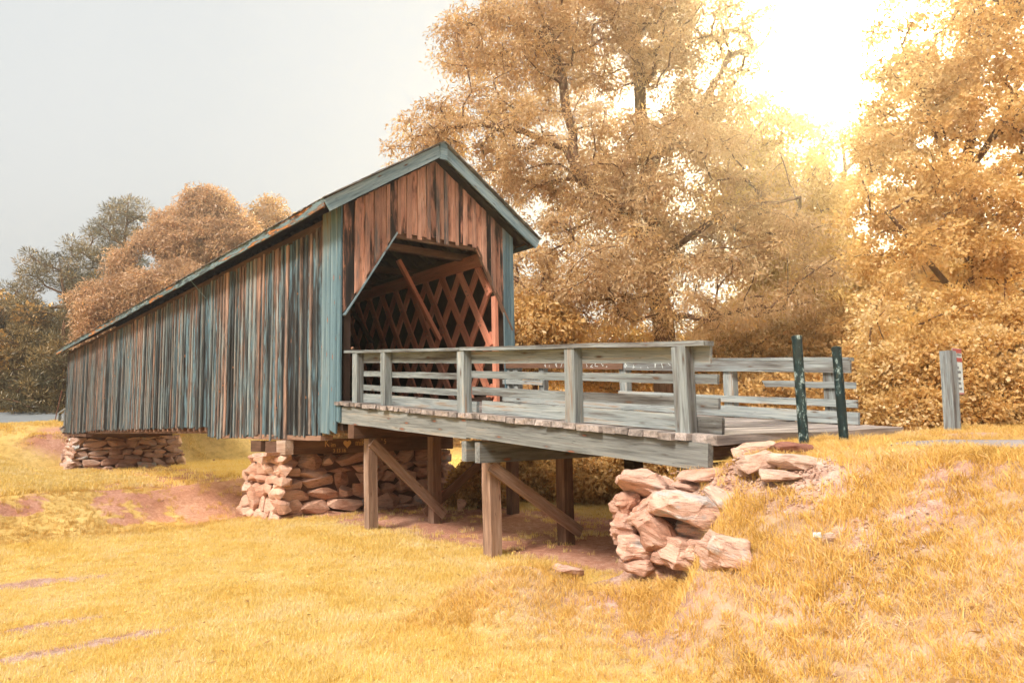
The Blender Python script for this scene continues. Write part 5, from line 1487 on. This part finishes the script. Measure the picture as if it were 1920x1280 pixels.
def region(x, y):
    s = np.maximum(crest(x, y), (to_ab(x, y)[0] + 8.75) * 2)
    return s < 2.6 + 1.0 * _hash_noise(x, y, .8, 15) + np.random.default_rng(9).normal(0, .55, np.shape(x))       # True on the bank
# near lawn
def dens(y, d0, k): return np.minimum(1, d0 * k / np.maximum(y, 1) ** 2)
x, y, rg_ = sample(330000, -15, 13, 2.2, 22, 301)
keep = in_view(x, y) & ~blocked(x, y) & (rg_.random(len(x)) < np.minimum(1, (7.5 / np.maximum(y, 3)) ** 1.5))
x, y = x[keep], y[keep]; D = dirt(x, y); rr = rg_.random(len(x)); bank = region(x, y); L_ = lip(x, y)
k1 = (rr > np.maximum(D * 1.05, np.clip(.9 * _hash_noise(x, y, .8, 43), 0, .5))) & ~bank & (L_ < .35)
pat = .85 + .5 * _hash_noise(x, y, .55, 21)
grass("lawn_grass", x[k1], y[k1], (rg_.uniform(.75, 1.25, len(x)) * pat * (1 + np.maximum(y - 9, 0) * .045))[k1], LAWN, 302)
thin = (.25 + .75 * sstep(4.2, 6.5, y)) * np.clip(.40 + 1.1 * _hash_noise(x, y, 1.0, 41) + .9 * _hash_noise(x, y, 2.3, 42), 0, .88)
k2 = (rr > np.maximum(D, thin)) & bank
pat2 = .85 + .8 * np.maximum(0, _hash_noise(x, y, 1.1, 22) + .1)
grass("bank_grass", x[k2], y[k2], (rg_.uniform(.7, 1.3, len(x)) * pat2)[k2], BANK, 303)
k3 = (rr > D * .9) & ~bank & (L_ >= .35)
x, y = x[k3], y[k3]
xr, yr, rg_ = sample(120000, -26, 6, 14, 36, 304)
L_ = lip(xr, yr); a_, b_ = to_ab(xr, yr); D = dirt(xr, yr)
k = in_view(xr, yr) & ~blocked(xr, yr) & (L_ > -.1) & (L_ < 15.2) & (b_ < 8) & (rg_.random(len(xr)) < np.clip(.42 + .7 * _hash_noise(xr, yr, .45, 34), .08, .9)) & (rg_.random(len(xr)) > D * 1.0)
hgt_ = np.where(L_ < 11, .55, .5) + .35 * (b_ > 1.5)
grass("creek_grass", xr[k], yr[k], (rg_.uniform(.6, 1.25, len(xr)) * hgt_ * (1 + .5 * _hash_noise(xr, yr, .5, 31)))[k], ROUGH, 305)
xf, yf, rg_ = sample(260000, -56, 14, 20, 74, 306)
L_ = lip(xf, yf); D = dirt(xf, yf); a_, b_ = to_ab(xf, yf)
p_ = np.array(_pts)
onroad = np.zeros(len(xf), bool)
for q in rc:
    pass
RY = np.interp(xf, [v.x for v in rc], [v.y for v in rc]); onroad = (np.abs(yf - RY) < 2.7) & (xf < rc[-1].x + 1) & (a_ > 36)
onroad |= (np.abs(yf - RY) < 2.7) & (xf < -24)
k = in_view(xf, yf) & ~blocked(xf, yf) & ((L_ > 13.6) | (b_ > 5.5)) & ~onroad & (rg_.random(len(xf)) > D) & (rg_.random(len(xf)) < np.minimum(1, (30 / yf) ** 1.6))
FARL = [tuft("far_tuft", 18, .06, .15, .22, .011, M['lawn'], 260 + i, .9) for i in range(4)]
grass("far_lawn_grass", xf[k], yf[k], rg_.uniform(.8, 1.4, len(xf))[k], FARL, 307)

def fallen():
    rg_ = np.random.default_rng(88); V, Fc, T = [], [], []
    for _ in range(900):
        y = rg_.uniform(3.5, 18) ** 1.0; x = rg_.uniform(-.72, .72) * y
        z = hz(x, y) + rg_.uniform(.03, .07); an = rg_.uniform(0, 6.283); L = rg_.uniform(.02, .045); tl = rg_.normal(0, .4, 2)
        c, s_ = math.cos(an), math.sin(an); k = len(V)
        for (u, v) in ((-L, 0), (0, L * .4), (L, 0), (0, -L * .4)): V.append((x + u * c - v * s_, y + u * s_ + v * c, z + u * tl[0] * .5 + v * tl[1]))
        Fc.append((k, k + 1, k + 2, k + 3)); T += [rg_.random() * .5] * 4
    me = mesh_pydata("fallen_leaves", V, Fc)
    at = me.attributes.new('tint', 'FLOAT', 'POINT'); at.data.foreach_set('value', np.array(T, np.float32))
    tag(link_mesh("fallen_leaves", me, None, None, M['leaf_shrub']), kind='stuff')
fallen()

# ================================================================== AIR
def haze():
    bm = bmesh.new()
    x0, x1, y0, y1, z0, z1 = -110, 110, -30, 120, -8, 34
    vs = [bm.verts.new(p) for p in ((x0, y0, z0), (x1, y0, z0), (x1, y1, z0), (x0, y1, z0), (x0, y0, z1), (x1, y0, z1), (x1, y1, z1), (x0, y1, z1))]
    for f in ((3, 2, 1, 0), (4, 5, 6, 7), (0, 1, 5, 4), (1, 2, 6, 5), (2, 3, 7, 6), (3, 0, 4, 7)): bm.faces.new([vs[i] for i in f])
    me = bpy.data.meshes.new("haze"); bm.to_mesh(me); bm.free()
    m, nt = new_mat("warm_air")
    v = nt.nodes.new("ShaderNodeVolumePrincipled"); v.inputs['Density'].default_value = HAZE_D; v.inputs['Color'].default_value = (1, .90, .78, 1); v.inputs['Anisotropy'].default_value = .84
    o = nt.nodes.new("ShaderNodeOutputMaterial"); nt.links.new(v.outputs[0], o.inputs['Volume'])
    tag(link_mesh("haze", me, None, None, m), kind='stuff')
HAZE_D = 0.0036
if HAZE_D > 0: haze()
